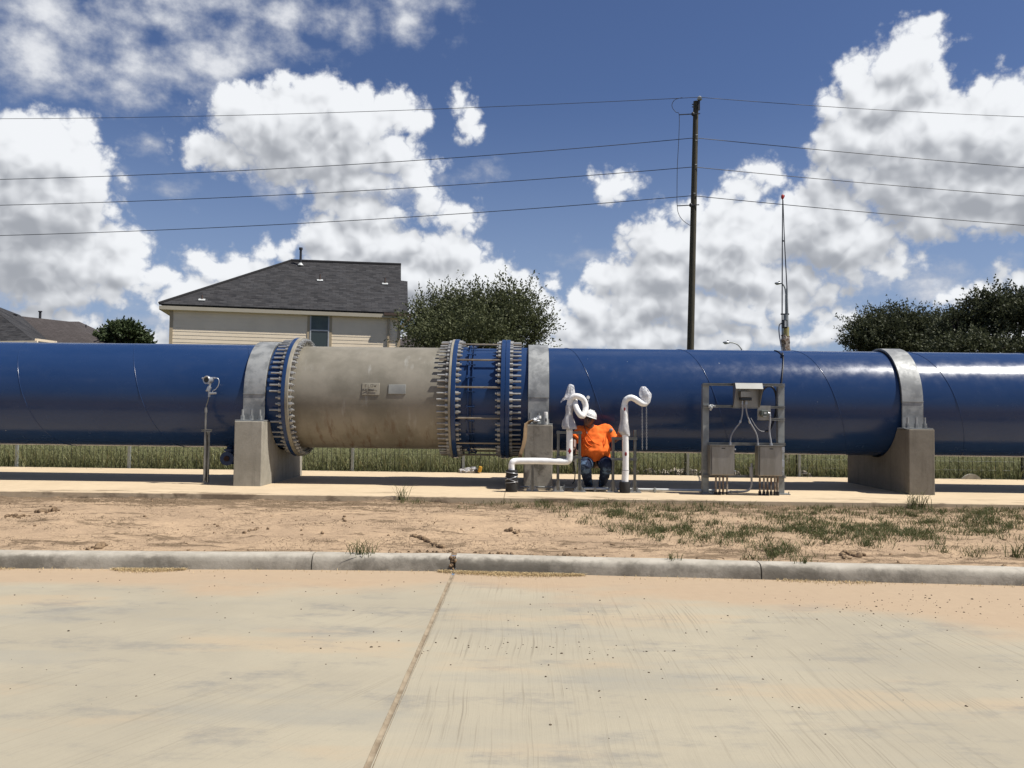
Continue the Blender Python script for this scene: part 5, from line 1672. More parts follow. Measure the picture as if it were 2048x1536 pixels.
WL = [([(-300, 236.5), (0, 237), (512, 230), (1024, 211.5), (1398, 194.5)], [(1398, 194.5), (1724, 219), (2048, 233), (2400, 244)], 'topmost'),
      ([(-300, 366), (0, 356.5), (512, 341.5), (1024, 308), (1387, 276)], [(1394, 276), (1724, 307), (2048, 335.5), (2400, 362)], 'second from top'),
      ([(-300, 418), (0, 408.5), (512, 394), (1024, 364), (1385, 334)], [(1393, 334.5), (1724, 366), (2048, 391.5), (2400, 416)], 'third from top'),
      ([(-300, 480), (0, 468.5), (512, 453.5), (1024, 422), (1383, 391.5)], [(1391, 392), (1724, 423), (2048, 451), (2400, 476)], 'lowest')]
for i, (lp, rp, nm) in enumerate(WL):
    rt = thing('power_line', P(*lp[-1], 38.85), nm + ' of the four thin power lines crossing the sky', 'power line', 'power lines crossing the sky')
    for seq in (lp, rp):
        xs_ = [q[0] for q in seq]; ys_ = [q[1] for q in seq]
        cf = np.polyfit(xs_, ys_, 2 if i else 3 if len(seq) > 4 else 2)
        xr = np.linspace(xs_[0], xs_[-1], 30)
        off = (ys_[-1] - np.polyval(cf, xs_[-1])) if seq is lp else (ys_[0] - np.polyval(cf, xs_[0]))
        Yd = lambda x: 38.85 + abs(x - 1390) * 0.0032
        pts_ = [P(x, float(np.polyval(cf, x)) + off, Yd(x)) for x in xr]
        m_ = MB(); m_.tube(pts_, 0.0165 if i else 0.013, 6, up=(0, 0, 1)); m_.build('span', M['line'], rt, smooth=60)


# ================================================================== HOUSES
def plane_hit(px, py, o, n_):
    d = ray(px, py)
    return CAM + d * ((o - CAM).dot(n_) / d.dot(n_))


EL = P(318, 607, 32.8)
ER = PG(817, 626, EL.z)
ZR = 8.6
RL, RR = PG(582, 522, ZR), PG(802, 530, ZR)
ex = (ER - EL); ex.z = 0; ex.normalize()
en = Vector((-ex.y, ex.x, 0))
sl_v = (RL - EL) - ex * (RL - EL).dot(ex)
sl_v.normalize()
fn = ex.cross(sl_v)
roof_px = [(318, 607), (816, 626), (815, 562.5), (802, 561), (802, 530), (582, 522)]
rp_ = [plane_hit(x, y, EL, fn) for x, y in roof_px]
house = thing('house', EL + ex * 5 + en * 4 - Vector((0, 0, EL.z - 0.3)), 'two-storey cream sided house with dark hip roof behind the grey meter', 'house')
zb_ = 0.3
mb = MB(); mb.slab(rp_, fn * -0.06); mb.build('roof', M['shingle'], house, uv=(EL, ex, sl_v))
run = (rp_[5] - rp_[0]).dot(en)
BL_ = EL + en * (2 * run)
hn = (rp_[5] - EL).cross(BL_ - EL).normalized()
mb = MB(); mb.slab([EL - ex * 0.01, rp_[5], BL_], hn * 0.06); mb.build('roof', M['shingle'], house, uv=(EL, en, Vector((0, 0, 1.2))))
BR_ = rp_[1] + en * (2 * run)
mb = MB(); mb.slab([BL_, BR_, rp_[4], rp_[5]], (0, 0, -0.06)); mb.build('roof', M['shingle'], house, uv=(BL_, ex, sl_v))
# ridge and hip caps
mb = MB(); mb.tube([rp_[4] + Vector((0, 0, .02)), rp_[5] + Vector((0, 0, .02))], 0.07, 6); mb.tube([rp_[5] + Vector((0, 0, .02)), EL + Vector((0, 0, .02))], 0.055, 6); mb.build('ridge_cap', M['shingle'], house)
# walls: lap boards
wo_ = EL + en * 0.24
wn = -en
wl_ = plane_hit(339, 650, wo_, wn); wr_ = plane_hit(801, 650, wo_, wn)
Lw = (wr_ - wl_).dot(ex)
w0 = Vector((wl_.x, wl_.y, 0))


def wallp(a, z, out=0.0):
    return Vector((w0.x, w0.y, 0)) + ex * a + Vector((0, 0, z)) - en * out


wtop = EL.z - 0.17
mb = MB(); mb.slab([wallp(0, zb_), wallp(Lw, zb_), wallp(Lw, wtop), wallp(0, wtop)], en * 0.12)
z = zb_
bh = 0.147
while z < wtop - 0.01:
    z2 = min(z + bh, wtop)
    mb.slab([wallp(0.1, z, 0.014), wallp(Lw - 0.1, z, 0.014), wallp(Lw - 0.1, z2, 0.006), wallp(0.1, z2, 0.006)], en * 0.004)
    mb.slab([wallp(0.1, z, 0.014), wallp(Lw - 0.1, z, 0.014), wallp(Lw - 0.1, z, 0.0), wallp(0.1, z, 0.0)], (0, 0, 0.002))
    z += bh
mb.build('front_wall', M['siding'], house)
mb = MB()
for a in (0, Lw):
    q = wallp(a, zb_); s_ = 1 if a == 0 else -1
    mb.slab([q + ex * s_ * 0.02, q + ex * s_ * 0.02 + en * (2 * run - 0.5), q + ex * s_ * 0.02 + en * (2 * run - 0.5) + Vector((0, 0, wtop - zb_)), q + ex * s_ * 0.02 + Vector((0, 0, wtop - zb_))], ex * s_ * 0.1)
q = wallp(0.12, zb_) + en * (2 * run - 0.5)
mb.slab([q, q + ex * (Lw - 0.24), q + ex * (Lw - 0.24) + Vector((0, 0, wtop - zb_)), q + Vector((0, 0, wtop - zb_))], en * -0.1)
q = wallp(Lw, zb_)   # gable end
g1, g2_ = q + Vector((0, 0, wtop - zb_)), q + en * (2 * run - 0.5) + Vector((0, 0, wtop - zb_))
mb.slab([g1, g2_, (g1 + g2_) / 2 + Vector((0, 0, (ZR - EL.z) * 0.86))], ex * -0.1)
mb.build('side_wall', M['siding'], house)
mb = MB()
for a in (0.0, Lw - 0.13):
    mb.slab([wallp(a, zb_, 0.03), wallp(a + 0.13, zb_, 0.03), wallp(a + 0.13, wtop, 0.03), wallp(a, wtop, 0.03)], en * 0.028)
mb.build('corner_board', M['trim'], house)
# eave: soffit, fascia
mb = MB()
f0_, f1_ = EL + Vector((0, 0, -0.075)), rp_[1] + Vector((0, 0, -0.075))
f1_.z = f0_.z
mb.slab([f0_ + en * 0.01, f1_ + en * 0.01, f1_ + en * 0.01 - Vector((0, 0, 0.15)), f0_ + en * 0.01 - Vector((0, 0, 0.15))], en * 0.03); mb.build('fascia', mat('cream_trim', (0.58, 0.52, 0.40), (0.55, 0.49, 0.37), 2, 0.7), house)
mb = MB(); mb.slab([f0_ + en * 0.045 - Vector((0, 0, .14)), f1_ + en * 0.045 - Vector((0, 0, .14)), f1_ + en * 0.24 - Vector((0, 0, .14)), f0_ + en * 0.24 - Vector((0, 0, .14))], (0, 0, -0.02)); mb.build('soffit', M['siding'], house)
mb = MB(); mb.slab([f0_ + en * 0.04 - Vector((0, 0, .14)), f0_ + en * (2 * run) - Vector((0, 0, .14)), f0_ + en * (2 * run) + ex * 0.45 - Vector((0, 0, .14)), f0_ + ex * 0.45 + en * 0.5 - Vector((0, 0, .14))], (0, 0, -0.02)); mb.slab([f0_ + en * 0.04, f0_ + en * 2 * run, f0_ + en * 2 * run - Vector((0, 0, .15)), f0_ + en * 0.04 - Vector((0, 0, .15))], ex * 0.03)
mb.build('soffit', M['siding'], house)
gl_ = plane_hit(768, 622, EL, -en)
mb = MB(); a0_ = (gl_ - EL).dot(ex)
gp_ = EL + ex * a0_ + Vector((0, 0, -0.03)); gq = f1_ + ex * 0.12 + Vector((0, 0, 0.045))
mb.slab([gp_ - en * 0.10, gq - en * 0.10, gq - en * 0.10 - Vector((0, 0, .11)), gp_ - en * 0.10 - Vector((0, 0, .11))], en * 0.11); mb.slab([gq - en * 0.1, gq + en * 2 * run, gq + en * 2 * run - Vector((0, 0, .2)), gq - en * 0.1 - Vector((0, 0, .2))], ex * 0.03)
mb.build('gutter', M['trim_brown'], house)
ds = (plane_hit(777, 640, wo_, wn) - wallp(0, 0)).dot(ex)
mb = MB(); mb.slab([wallp(ds - 0.04, zb_, 0.1), wallp(ds + 0.04, zb_, 0.1), wallp(ds + 0.04, wtop + 0.05, 0.1), wallp(ds - 0.04, wtop + 0.05, 0.1)], en * 0.07); mb.build('downspout', M['trim'], house)
# window
wa, wb = plane_hit(620.5, 628, wo_, wn), plane_hit(659, 628, wo_, wn)
u0, u1 = (wa - wallp(0, 0)).dot(ex), (wb - wallp(0, 0)).dot(ex)
zt4 = wa.z; zb4 = zt4 - 1.45; zm = plane_hit(640, 661, wo_, wn).z
mb = MB()
for (a, b2, c0, c1) in ((u0 - 0.11, u0 - 0.0, zb4 - 0.1, zt4 + 0.12), (u1, u1 + 0.11, zb4 - 0.1, zt4 + 0.12), (u0, u1, zt4, zt4 + 0.12), (u0, u1, zb4 - 0.1, zb4)):
    mb.slab([wallp(a, c0, 0.035), wallp(b2, c0, 0.035), wallp(b2, c1, 0.035), wallp(a, c1, 0.035)], en * 0.033)
wf = mb.build('window_surround', M['trim'], house)
mb = MB(); fw = 0.05
for (a, b2, c0, c1) in ((u0, u0 + fw, zb4, zt4), (u1 - fw, u1, zb4, zt4), (u0 + fw, u1 - fw, zt4 - fw, zt4), (u0 + fw, u1 - fw, zb4, zb4 + fw), (u0 + fw, u1 - fw, zm - 0.025, zm + 0.025)):
    mb.slab([wallp(a, c0, 0.05), wallp(b2, c0, 0.05), wallp(b2, c1, 0.05), wallp(a, c1, 0.05)], en * 0.04)
wi = mb.build('window', M['window_frame'], house)
mb = MB(); mb.slab([wallp(u0 + fw, zm + 0.02, 0.03), wallp(u1 - fw, zm + 0.02, 0.03), wallp(u1 - fw, zt4 - fw, 0.03), wallp(u0 + fw, zt4 - fw, 0.03)], en * 0.004); mb.build('blind', M['blind'], wi)
mb = MB(); mb.slab([wallp(u0 + fw, zb4 + fw, 0.03), wallp(u1 - fw, zb4 + fw, 0.03), wallp(u1 - fw, zm - 0.02, 0.03), wallp(u0 + fw, zm - 0.02, 0.03)], en * 0.004); mb.build('pane', M['glass'], wi)
mb = MB(); zz = zm + 0.06
while zz < zt4 - fw - 0.02:
    mb.slab([wallp(u0 + fw, zz, 0.036), wallp(u1 - fw, zz, 0.036), wallp(u1 - fw, zz + 0.012, 0.036), wallp(u0 + fw, zz + 0.012, 0.036)], en * 0.003); zz += 0.055
mb.build('slats', mat('slat_line', (0.08, 0.11, 0.105), None, 3, 0.7), wi)
# vents on the roof
for (x, y, h_, w_) in ((404, 600, 0.20, 0.03), (640, 561, 0.28, 0.03), (770, 568, 0.28, 0.03)):
    q = plane_hit(x, y, EL, fn)
    mb = MB(); mb.cyl(q, q + Vector((0, 0, h_)), 0.030, n=8); vt = mb.build('vent_pipe', M['trim_brown'], house, smooth=50)
    mb = MB(); mb.slab([q - ex * .13 - sl_v * .1 + fn * .02, q + ex * .13 - sl_v * .1 + fn * .02, q + ex * .13 + sl_v * .04 + fn * .02, q - ex * .13 + sl_v * .04 + fn * .02], fn * 0.02); mb.build('flashing', M['label_white'], vt)
q = plane_hit(601, 531, EL, fn)
mb = MB(); mb.cyl(q, q + Vector((0, 0, 0.72)), 0.055, n=12); mb.cyl(q + Vector((0, 0, 0.72)), q + Vector((0, 0, 0.82)), 0.085, n=12); vt = mb.build('flue', M['line'], house, smooth=50)
mb = MB(); mb.cyl(q, q + Vector((0, 0, 0.12)), 0.14, 0.06, n=12); mb.build('flashing', M['label_white'], vt, smooth=50)

# brown-roofed house at the left edge
h2_ = thing('house', (P(60, 800, 46).x, 46, 0.3), 'brown-roofed house at the left edge beyond the pipe', 'house')
rz = P(45, 632, 47).z
a_, b_ = P(30, 631, 47), P(138, 643, 48); c2_, d2_ = P(158, 643, 50), P(204, 664, 50)
e1 = P(-120, 700, 43); e2 = P(230, 700, 46)
m_ = MB(); m_.slab([e1, e2, d2_, c2_, b_, a_], (0, 0, -0.1)); m_.build('roof', M['shingle_b'], h2_, uv=(e1, Vector((1, 0, 0)), Vector((0, .5, .9))))
ap = P(-40, 600, 44); 
m_ = MB(); m_.slab([P(-260, 690, 40), P(74, 686, 40), P(-40, 600, 43.5)], (0, 0.05, -0.1)); m_.slab([P(74, 686, 40), P(-38, 600, 43.5), P(40, 630, 47), P(100, 684, 44)], (0, 0.05, -0.1)); m_.build('roof', M['shingle'], h2_, uv=(e1, Vector((1, 0, 0)), Vector((0, .5, .9))))
m_ = MB(); m_.slab([P(-260, 686, 39.9), P(74, 681, 39.9), P(74, 687, 39.9), P(-260, 693, 39.9)], (0, 0.1, 0)); m_.bar(P(72, 679.5, 40), P(112, 684.5, 44), 0.1, 0.12); m_.build('gutter', M['siding'], h2_)
m_ = MB(); q0, q1 = P(-250, 690, 40.6), P(60, 690, 40.6)
m_.box(((q0.x + q1.x) / 2, 43, 0.3 + (q0.z - 0.5) / 2), (q1.x - q0.x, 4.6, q0.z - 0.5)); m_.build('wall', mat('brick_wall', (0.26, 0.16, 0.11), (0.2, 0.12, 0.09), 9, 0.9), h2_)
q = P(80, 640, 47.5); m_ = MB(); m_.cyl(q - Vector((0, 0, .3)), P(80.5, 623, 47.5), 0.07, n=8); m_.cyl(P(80.5, 624, 47.5), P(80.5, 622, 47.5), 0.11, n=8); m_.build('vent_pipe', M['line'], h2_)
q = P(29, 633, 45.5); m_ = MB(); m_.box(q, (0.16, .16, .16)); m_.box(q + Vector((0.0, 0, .1)), (0.26, .2, .05)); m_.build('roof_vent', M['line'], h2_)
m_ = MB(); m_.cyl(P(172, 656, 49), P(172, 649, 49), 0.04, n=6); m_.build('vent_pipe', M['line'], h2_)
# roof corner behind the centre tree
h3_ = thing('house', (P(860, 800, 48).x, 48, 0.3), 'grey-roofed house mostly hidden behind the central tree', 'house')
m_ = MB(); m_.slab([P(770, 694, 44), P(905, 702, 44), P(905, 645, 50), P(872, 641, 50)], (0, 0, -0.1)); m_.build('roof', M['shingle_b'], h3_, uv=(P(770, 694, 44), Vector((1, 0, 0)), Vector((0, .5, .9))))
m_ = MB(); q0, q1 = P(780, 696, 44.6), P(900, 696, 44.6); m_.box(((q0.x + q1.x) / 2, 46, 0.3 + (q0.z - 0.5) / 2), (q1.x - q0.x, 3, q0.z - 0.5)); m_.build('wall', M['siding'], h3_)


# ================================================================== TREES
def tree(label, Y, trunk_px, blobs, ntw, leaf, mt, seed, per=12, tw=0.6, upb=0.35):
    g_ = np.random.default_rng(seed)
    pxm = F / Y
    base = P(trunk_px, 850, Y); base.z = 0.25
    root_ = thing('tree', base, label, 'tree')
    B = []
    for (cx, cy, rx, ry) in blobs:
        c0 = P(cx, cy, Y + g_.uniform(-0.5, 0.5) * rx / pxm)
        B.append((np.array(c0), rx / pxm, ry / pxm))
    w = np.array([b_[1] * b_[1] * b_[2] for b_ in B]) ** 0.75; w /= w.sum()
    pts_, dirs, sc = [], [], []
    ch = g_.choice(len(B), ntw, p=w)
    for i in ch:
        c0, rx, rz_ = B[i]
        d = g_.normal(0, 1, 3); d /= np.linalg.norm(d)
        if d[2] < -0.35: d[2] *= -0.5
        rr = g_.uniform(0.25, 1.0) ** 0.5
        p = c0 + d * np.array([rx, rx * 0.9, rz_]) * (rr - 0.12)
        dd = d + np.array([0, 0, upb]) + g_.normal(0, 0.35, 3); dd /= np.linalg.norm(dd)
        t_ = np.arange(per)[:, None] / per
        L = tw * g_.uniform(0.4, 1.25)
        q = p + dd * t_ * L + g_.normal(0, 0.045 * (1.3 - t_) * (tw / 0.5), (per, 3))
        pts_.append(q); dirs.append(np.repeat(dd[None], per, 0))
    Pp = np.concatenate(pts_); Dd = np.concatenate(dirs)
    n_ = len(Pp)
    Dd = Dd + g_.normal(0, 0.7, (n_, 3)); Dd /= np.linalg.norm(Dd, axis=1)[:, None]
    S2 = np.cross(Dd, g_.normal(0, 1, (n_, 3))); S2 /= np.linalg.norm(S2, axis=1)[:, None]
    ln = leaf * g_.uniform(0.6, 1.3, n_)[:, None]
    V = np.stack([Pp - Dd * ln * 0.5, Pp + S2 * ln * 0.26, Pp + Dd * ln * 0.5, Pp - S2 * ln * 0.26], 1).reshape(-1, 3) - np.array(base)
    me = bpy.data.meshes.new('crown')
    me.from_pydata(V.tolist(), [], (np.arange(n_)[:, None] * 4 + np.arange(4)).tolist())
    me.materials.append(mt)
    o_ = link(bpy.data.objects.new('crown', me)); o_.parent = root_
    # trunk and limbs
    m_ = MB()
    top = np.mean([b_[0] for b_ in B], axis=0)
    fork = Vector((base.x, Y, max(1.6, top[2] * 0.35)))
    m_.tube([base, base.lerp(fork, .5) + Vector((.05, 0, 0)), fork], [0.26, 0.2, 0.18], 10)
    for (c0, rx, rz_) in B:
        e_ = Vector(c0)
        mid = fork.lerp(e_, 0.5) + Vector(g_.normal(0, 0.15, 3))
        m_.tube(spline([fork, mid, e_, e_ + Vector((g_.normal(0, .3), 0, rz_ * 0.6))], 3), [0.11 - 0.009 * i for i in range(10)], 6)
        for k in range(5):
            d = g_.normal(0, 1, 3); d[2] = abs(d[2]); d /= np.linalg.norm(d)
            m_.tube([mid.lerp(e_, g_.uniform(0.2, 1)), e_ + Vector(d * np.array([rx, rx, rz_]) * 0.85)], [0.035, 0.01], 4)
    m_.build('trunk', M['bark'], root_, smooth=60)


tree('loose twiggy oak tree right of the cream house', 30, 955, [(960, 650, 85, 40), (875, 658, 55, 32), (1025, 655, 55, 40), (912, 618, 34, 24), (985, 615, 36, 22), (1038, 612, 30, 26), (858, 638, 30, 20), (1072, 664, 26, 18), (838, 672, 28, 18), (930, 690, 120, 40), (1040, 690, 50, 25)], 1900, 0.10, M['oak'], 1, 26, 1.05, 0.6)
tree('small rounded dark tree left of the cream house', 48, 248, [(248, 672, 50, 28), (213, 680, 26, 20), (284, 682, 24, 18), (250, 657, 34, 13), (230, 700, 60, 30), (270, 700, 50, 30)], 1500, 0.19, M['round'], 2, 12, 0.45, 0.2)
tree('spreading oak tree just left of the right pier strap', 36, 1800, [(1760, 682, 55, 30), (1805, 664, 50, 30), (1735, 655, 28, 16), (1850, 680, 60, 40), (1712, 688, 20, 10), (1775, 648, 32, 16), (1795, 705, 90, 24), (1715, 662, 14, 8)], 1900, 0.12, M['oak_dark'], 3, 20, 0.9, 0.3)
tree('tall dense dark oak tree at the right edge', 32, 1985, [(1960, 650, 60, 45), (2010, 625, 50, 36), (1920, 675, 46, 40), (2060, 650, 80, 60), (1985, 602, 24, 16), (2055, 604, 34, 20), (1950, 618, 26, 18), (1960, 705, 110, 30), (1905, 648, 22, 18), (2120, 640, 70, 60)], 2700, 0.115, M['oak_dark'], 4, 18, 0.7, 0.3)

# ================================================================== ODDS AND ENDS BEHIND THE PAD
c_ = P(960, 936, 16.95); c_.z = PADZ
root = thing('plastic_bags', P(932, 938, 17.0), 'crumpled clear plastic bags lying at the back edge of the pad', 'plastic bag')
mb = MB()
for (x, r_) in ((926, .06), (936, .07), (944, .08), (950, .07)):
    q = P(x, 938, 17.0); mb.ell((q.x, 17.0, PADZ + 0.03), (r_ * 1.4, r_, r_), 14, 9)
mb.v = [tuple(Vector(v) + Vector((mnoise.noise(Vector(v) * 22), mnoise.noise(Vector(v) * 22 + Vector((3, 0, 0))), mnoise.noise(Vector(v) * 22 + Vector((0, 5, 0))))) * 0.05) for v in mb.v]
mb.build('film', M['wrap'], root, smooth=12)
q = P(960, 938, 16.95)
root = thing('power_tool', (q.x, 16.95, PADZ), 'small yellow and black power tool lying by the fence', 'tool')
mb = MB(); mb.box((q.x, 16.95, PADZ + 0.08), (0.075, 0.09, 0.13), Matrix.Rotation(0.25, 3, 'Y')); mb.build('body', M['yellow'], root, bevel=0.02)
mb = MB(); mb.box((q.x - 0.07, 16.95, PADZ + 0.05), (0.07, 0.07, 0.08), Matrix.Rotation(-0.5, 3, 'Y')); mb.build('handle', M['black_rubber'], root, bevel=0.015)
q = P(1947, 956, 16.98)
root = thing('valve_cover', (q.x, 17.02, PADZ), 'grey concrete domed slab leaning at the back of the pad', 'cover')
mb = MB()
pts_ = [(q.x - 0.22 + 0.44 * i / 14, PADZ - 0.04 + 0.15 * math.sin(math.pi * i / 14) ** 0.7) for i in range(15)]
mb.slab([Vector((x, 17.04, z)) for x, z in pts_], (0, 0.06, 0)); mb.build('slab', M['pier'], root, bevel=0.004)
pts = []
for i in range(110):
    px = g2.uniform(1292, 1420); q = P(px, 940, 17.4)
    pts.append((q.x, 17.4 + g2.uniform(-0.05, 0.35)))
for i in range(14):
    q = P(g2.choice([1262, 1465, 1610, 1605]) + g2.uniform(-6, 6), 945, 17.4); pts.append((q.x, 17.4))
scatter('rubble_pile', M['rubble'], pts, 0.05, 0.10, lambda a, b_: 0.40, 'pale broken concrete rubble piled beyond the fence', 'rubble', 0.8, 7)

# ================================================================== THE WORKER
def c8(x, y, Y):
    return P(1100 + x / 6.98, 780 + y / 6.98, Y)


def capsule(mb_, a, b_, ra, rb, n=14):
    a, b_ = Vector(a), Vector(b_)
    mb_.tube([a, b_], [ra, rb], n)
    mb_.ell(a, (ra,) * 3, n, 8); mb_.ell(b_, (rb,) * 3, n, 8)


def remesh(o, vox, it=4, fac=0.5):
    m_ = o.modifiers.new('remesh', 'REMESH'); m_.mode = 'VOXEL'; m_.voxel_size = vox; m_.use_smooth_shade = True
    s_ = o.modifiers.new('smooth', 'SMOOTH'); s_.iterations = it; s_.factor = fac


man = thing('person', c8(640, 1370, 13.35), 'worker squatting under the pipe in orange t-shirt, jeans and white hard hat', 'person')
YT = 13.50
hipL, hipR = c8(540, 985, 13.58), c8(740, 985, 13.58)
kneeL, kneeR = c8(480, 1055, 13.12), c8(792, 1050, 13.12)
ankL, ankR = c8(545, 1335, 13.42), c8(728, 1335, 13.42)
shL, shR = c8(425, 560, 13.44), c8(800, 545, 13.48)
elL, elR = c8(335, 700, 13.30), c8(900, 700, 13.42)
wrL, wrR = c8(338, 800, 13.16), c8(958, 668, 13.22)
neck = c8(580, 505, 13.42)
chest = c8(615, 620, YT)
belly = c8(630, 830, YT - 0.05)
hc = c8(548, 400, 13.36)
hup = Vector((0.32, -0.08, 0.94)).normalized()
hfr = Vector((-0.30, -0.90, -0.02)); hfr = (hfr - hup * hfr.dot(hup)).normalized()
hrt = hfr.cross(hup).normalized()   # figure's image-left/right axis


def H(r_, f_, u_):
    return hc + hrt * r_ + hfr * f_ + hup * u_


HR = Matrix((hrt, hfr, hup)).transposed()
mb = MB()
mb.ell(H(0, 0, 0.02), (0.076, 0.094, 0.098), 24, 16, HR)        # skull
mb.ell(H(0, 0.022, -0.050), (0.064, 0.074, 0.075), 20, 14, HR)   # jaw and cheeks
mb.ell(H(0, 0.050, -0.098), (0.036, 0.032, 0.026), 14, 10, HR)   # chin
mb.ell(H(0, 0.004, -0.105), (0.058, 0.050, 0.035), 16, 10, HR)   # under-chin
mb.ell(H(0, 0.098, -0.016), (0.014, 0.022, 0.026), 12, 8, HR)    # nose
mb.ell(H(0, 0.106, -0.030), (0.021, 0.014, 0.011), 12, 8, HR)
for s_ in (-1, 1):
    mb.ell(H(s_ * 0.042, 0.066, -0.030), (0.026, 0.022, 0.024), 12, 8, HR)  # cheek
    mb.ell(H(s_ * 0.078, -0.005, -0.010), (0.010, 0.020, 0.032), 12, 8, HR)  # ear
    mb.ell(H(s_ * 0.030, 0.082, 0.026), (0.024, 0.012, 0.009), 12, 8, HR)   # brow
mb.ell(H(0, 0.092, -0.060), (0.026, 0.012, 0.008), 12, 8, HR)    # lips
mb.ell(H(0, 0.088, -0.074), (0.023, 0.012, 0.009), 12, 8, HR)
capsule(mb, H(0, -0.015, -0.06), neck + Vector((0, 0.02, -0.04)), 0.060, 0.070)
capsule(mb, neck + Vector((0, .03, -.05)), chest, 0.075, 0.10)
capsule(mb, chest, belly, 0.14, 0.16)
capsule(mb, belly, (hipL + hipR) / 2, 0.15, 0.13)
for sh, el_, wr_, in ((shL, elL, wrL), (shR, elR, wrR)):
    capsule(mb, neck + Vector((0, .03, -.06)), sh, 0.06, 0.050)
    capsule(mb, sh, el_, 0.050, 0.047); capsule(mb, el_, wr_, 0.046, 0.030)
for hp, kn, an in ((hipL, kneeL, ankL), (hipR, kneeR, ankR)):
    capsule(mb, hp, kn, 0.09, 0.06); capsule(mb, kn, an, 0.058, 0.042); capsule(mb, an, an + Vector((0, -0.12, -0.05)), 0.04, 0.03)
# image-left hand curled round the strut, image-right hand on the bar


def hand(mb_, w, pd, fdir, side, curl, r_=0.0085):
    "w wrist, pd palm direction, fdir palm normal (the way fingers close)"
    pd, fdir = Vector(pd).normalized(), Vector(fdir).normalized()
    sd_ = pd.cross(fdir).normalized() * side
    q = Matrix((sd_, fdir, pd)).transposed()
    pc = w + pd * 0.052
    mb_.ell(pc, (0.041, 0.017, 0.052), 14, 10, q)
    mb_.tube([w - pd * 0.02, w + pd * 0.03], [(0.026, 0.02), (0.03, 0.018)], 12)
    for i, (o_, L) in enumerate(((-0.030, 0.066), (-0.010, 0.078), (0.010, 0.072), (0.029, 0.056))):
        base_ = w + pd * 0.088 + sd_ * o_
        p_ = [base_ - pd * 0.02]
        ang = curl * 0.35
        cur = base_
        p_.append(cur)
        for s2, k_ in enumerate((0.45, 0.32, 0.23)):
            dd = pd * math.cos(ang) + fdir * math.sin(ang)
            cur = cur + dd * L * k_
            p_.append(cur); ang += curl * (0.75 if s2 == 0 else 0.6)
        mb_.tube(p_, [r_ * 1.1, r_ * 1.1, r_, r_ * 0.92, r_ * 0.8], 8)
        mb_.ell(cur, (r_ * .8,) * 3, 8, 6)
    t0 = w + pd * 0.030 - sd_ * 0.034
    tp = [t0 + sd_ * 0.015, t0 - sd_ * 0.016 + pd * 0.02 + fdir * 0.01, t0 - sd_ * 0.024 + pd * 0.045 + fdir * 0.022, t0 - sd_ * 0.020 + pd * 0.068 + fdir * 0.034]
    mb_.tube(tp, [r_ * 1.5, r_ * 1.3, r_ * 1.1, r_ * 0.9], 8)


hand(mb, wrL, (0.1, -0.35, -0.95), (0.6, -0.6, 0.1), 1, 1.2)
body = mb.build('body', M['skin'], man, smooth=180)
remesh(body, 0.0062, 3, 0.4)
mb = MB(); hand(mb, wrR, (0.15, -0.45, 0.75), (-0.2, -0.9, -0.3), -1, 0.9, 0.0095)
mb.v = [tuple(Vector(v)) for v in mb.v]
capsule(mb, wrR + (elR - wrR) * 0.10, wrR + Vector((0.005, -.02, 0.03)), 0.036, 0.032)
gl_o = mb.build('glove', M['glove'], man, smooth=180)
remesh(gl_o, 0.006, 2)
# shirt
mb = MB()
shirt_r = [(c8(600, 500, 13.46), 0.088, 0.075), (c8(603, 522, 13.47), 0.155, 0.105), (c8(608, 550, 13.48), 0.232, 0.13), (c8(612, 600, 13.49), 0.240, 0.155), (c8(620, 680, 13.47), 0.233, 0.18), (c8(628, 760, 13.45), 0.231, 0.205),
           (c8(634, 840, 13.43), 0.236, 0.225), (c8(638, 900, 13.44), 0.238, 0.222), (c8(640, 945, 13.46), 0.234, 0.205), (c8(640, 985, 13.48), 0.222, 0.185)]
vs, fs = [], []
N = 48
for i, (c0, rx, ry) in enumerate(shirt_r):
    for j in range(N):
        a = 2 * math.pi * j / N
        fold = 0.0
        vs.append((c0.x + math.cos(a) * rx, c0.y + math.sin(a) * ry, c0.z))
k = len(shirt_r)
for i in range(k - 1):
    for j in range(N):
        fs.append((i * N + j, i * N + (j + 1) % N, (i + 1) * N + (j + 1) % N, (i + 1) * N + j))
fs += [tuple(range(N)), tuple((k - 1) * N + j for j in range(N))]
mb.add(vs, fs)
capsule(mb, shL + Vector((0.03, 0.01, -0.005)), shL.lerp(elL, 0.55), 0.082, 0.080)
for s_ in (shL, shR):
    capsule(mb, neck + Vector((0, 0.03, -0.075)), s_ + Vector((0, 0.01, 0.0)), 0.085, 0.080)
mb.tube([shL, shL.lerp(elL, 0.93)], [0.078, 0.088], 16)
capsule(mb, shR + Vector((-0.03, 0.01, 0.0)), shR.lerp(elR, 0.5), 0.084, 0.082)
mb.tube([shR, shR.lerp(elR, 0.92)], [0.08, 0.092], 16)
shirt = mb.build('t_shirt', M['orange'], man, smooth=180)
remesh(shirt, 0.010, 5)
tx = bpy.data.textures.new('cloth_folds', 'CLOUDS'); tx.noise_scale = 0.10; tx.noise_depth = 1
emp = None
dm = shirt.modifiers.new('folds', 'DISPLACE'); dm.texture = tx; dm.strength = 0.036; dm.mid_level = 0.5; dm.texture_coords = 'LOCAL'
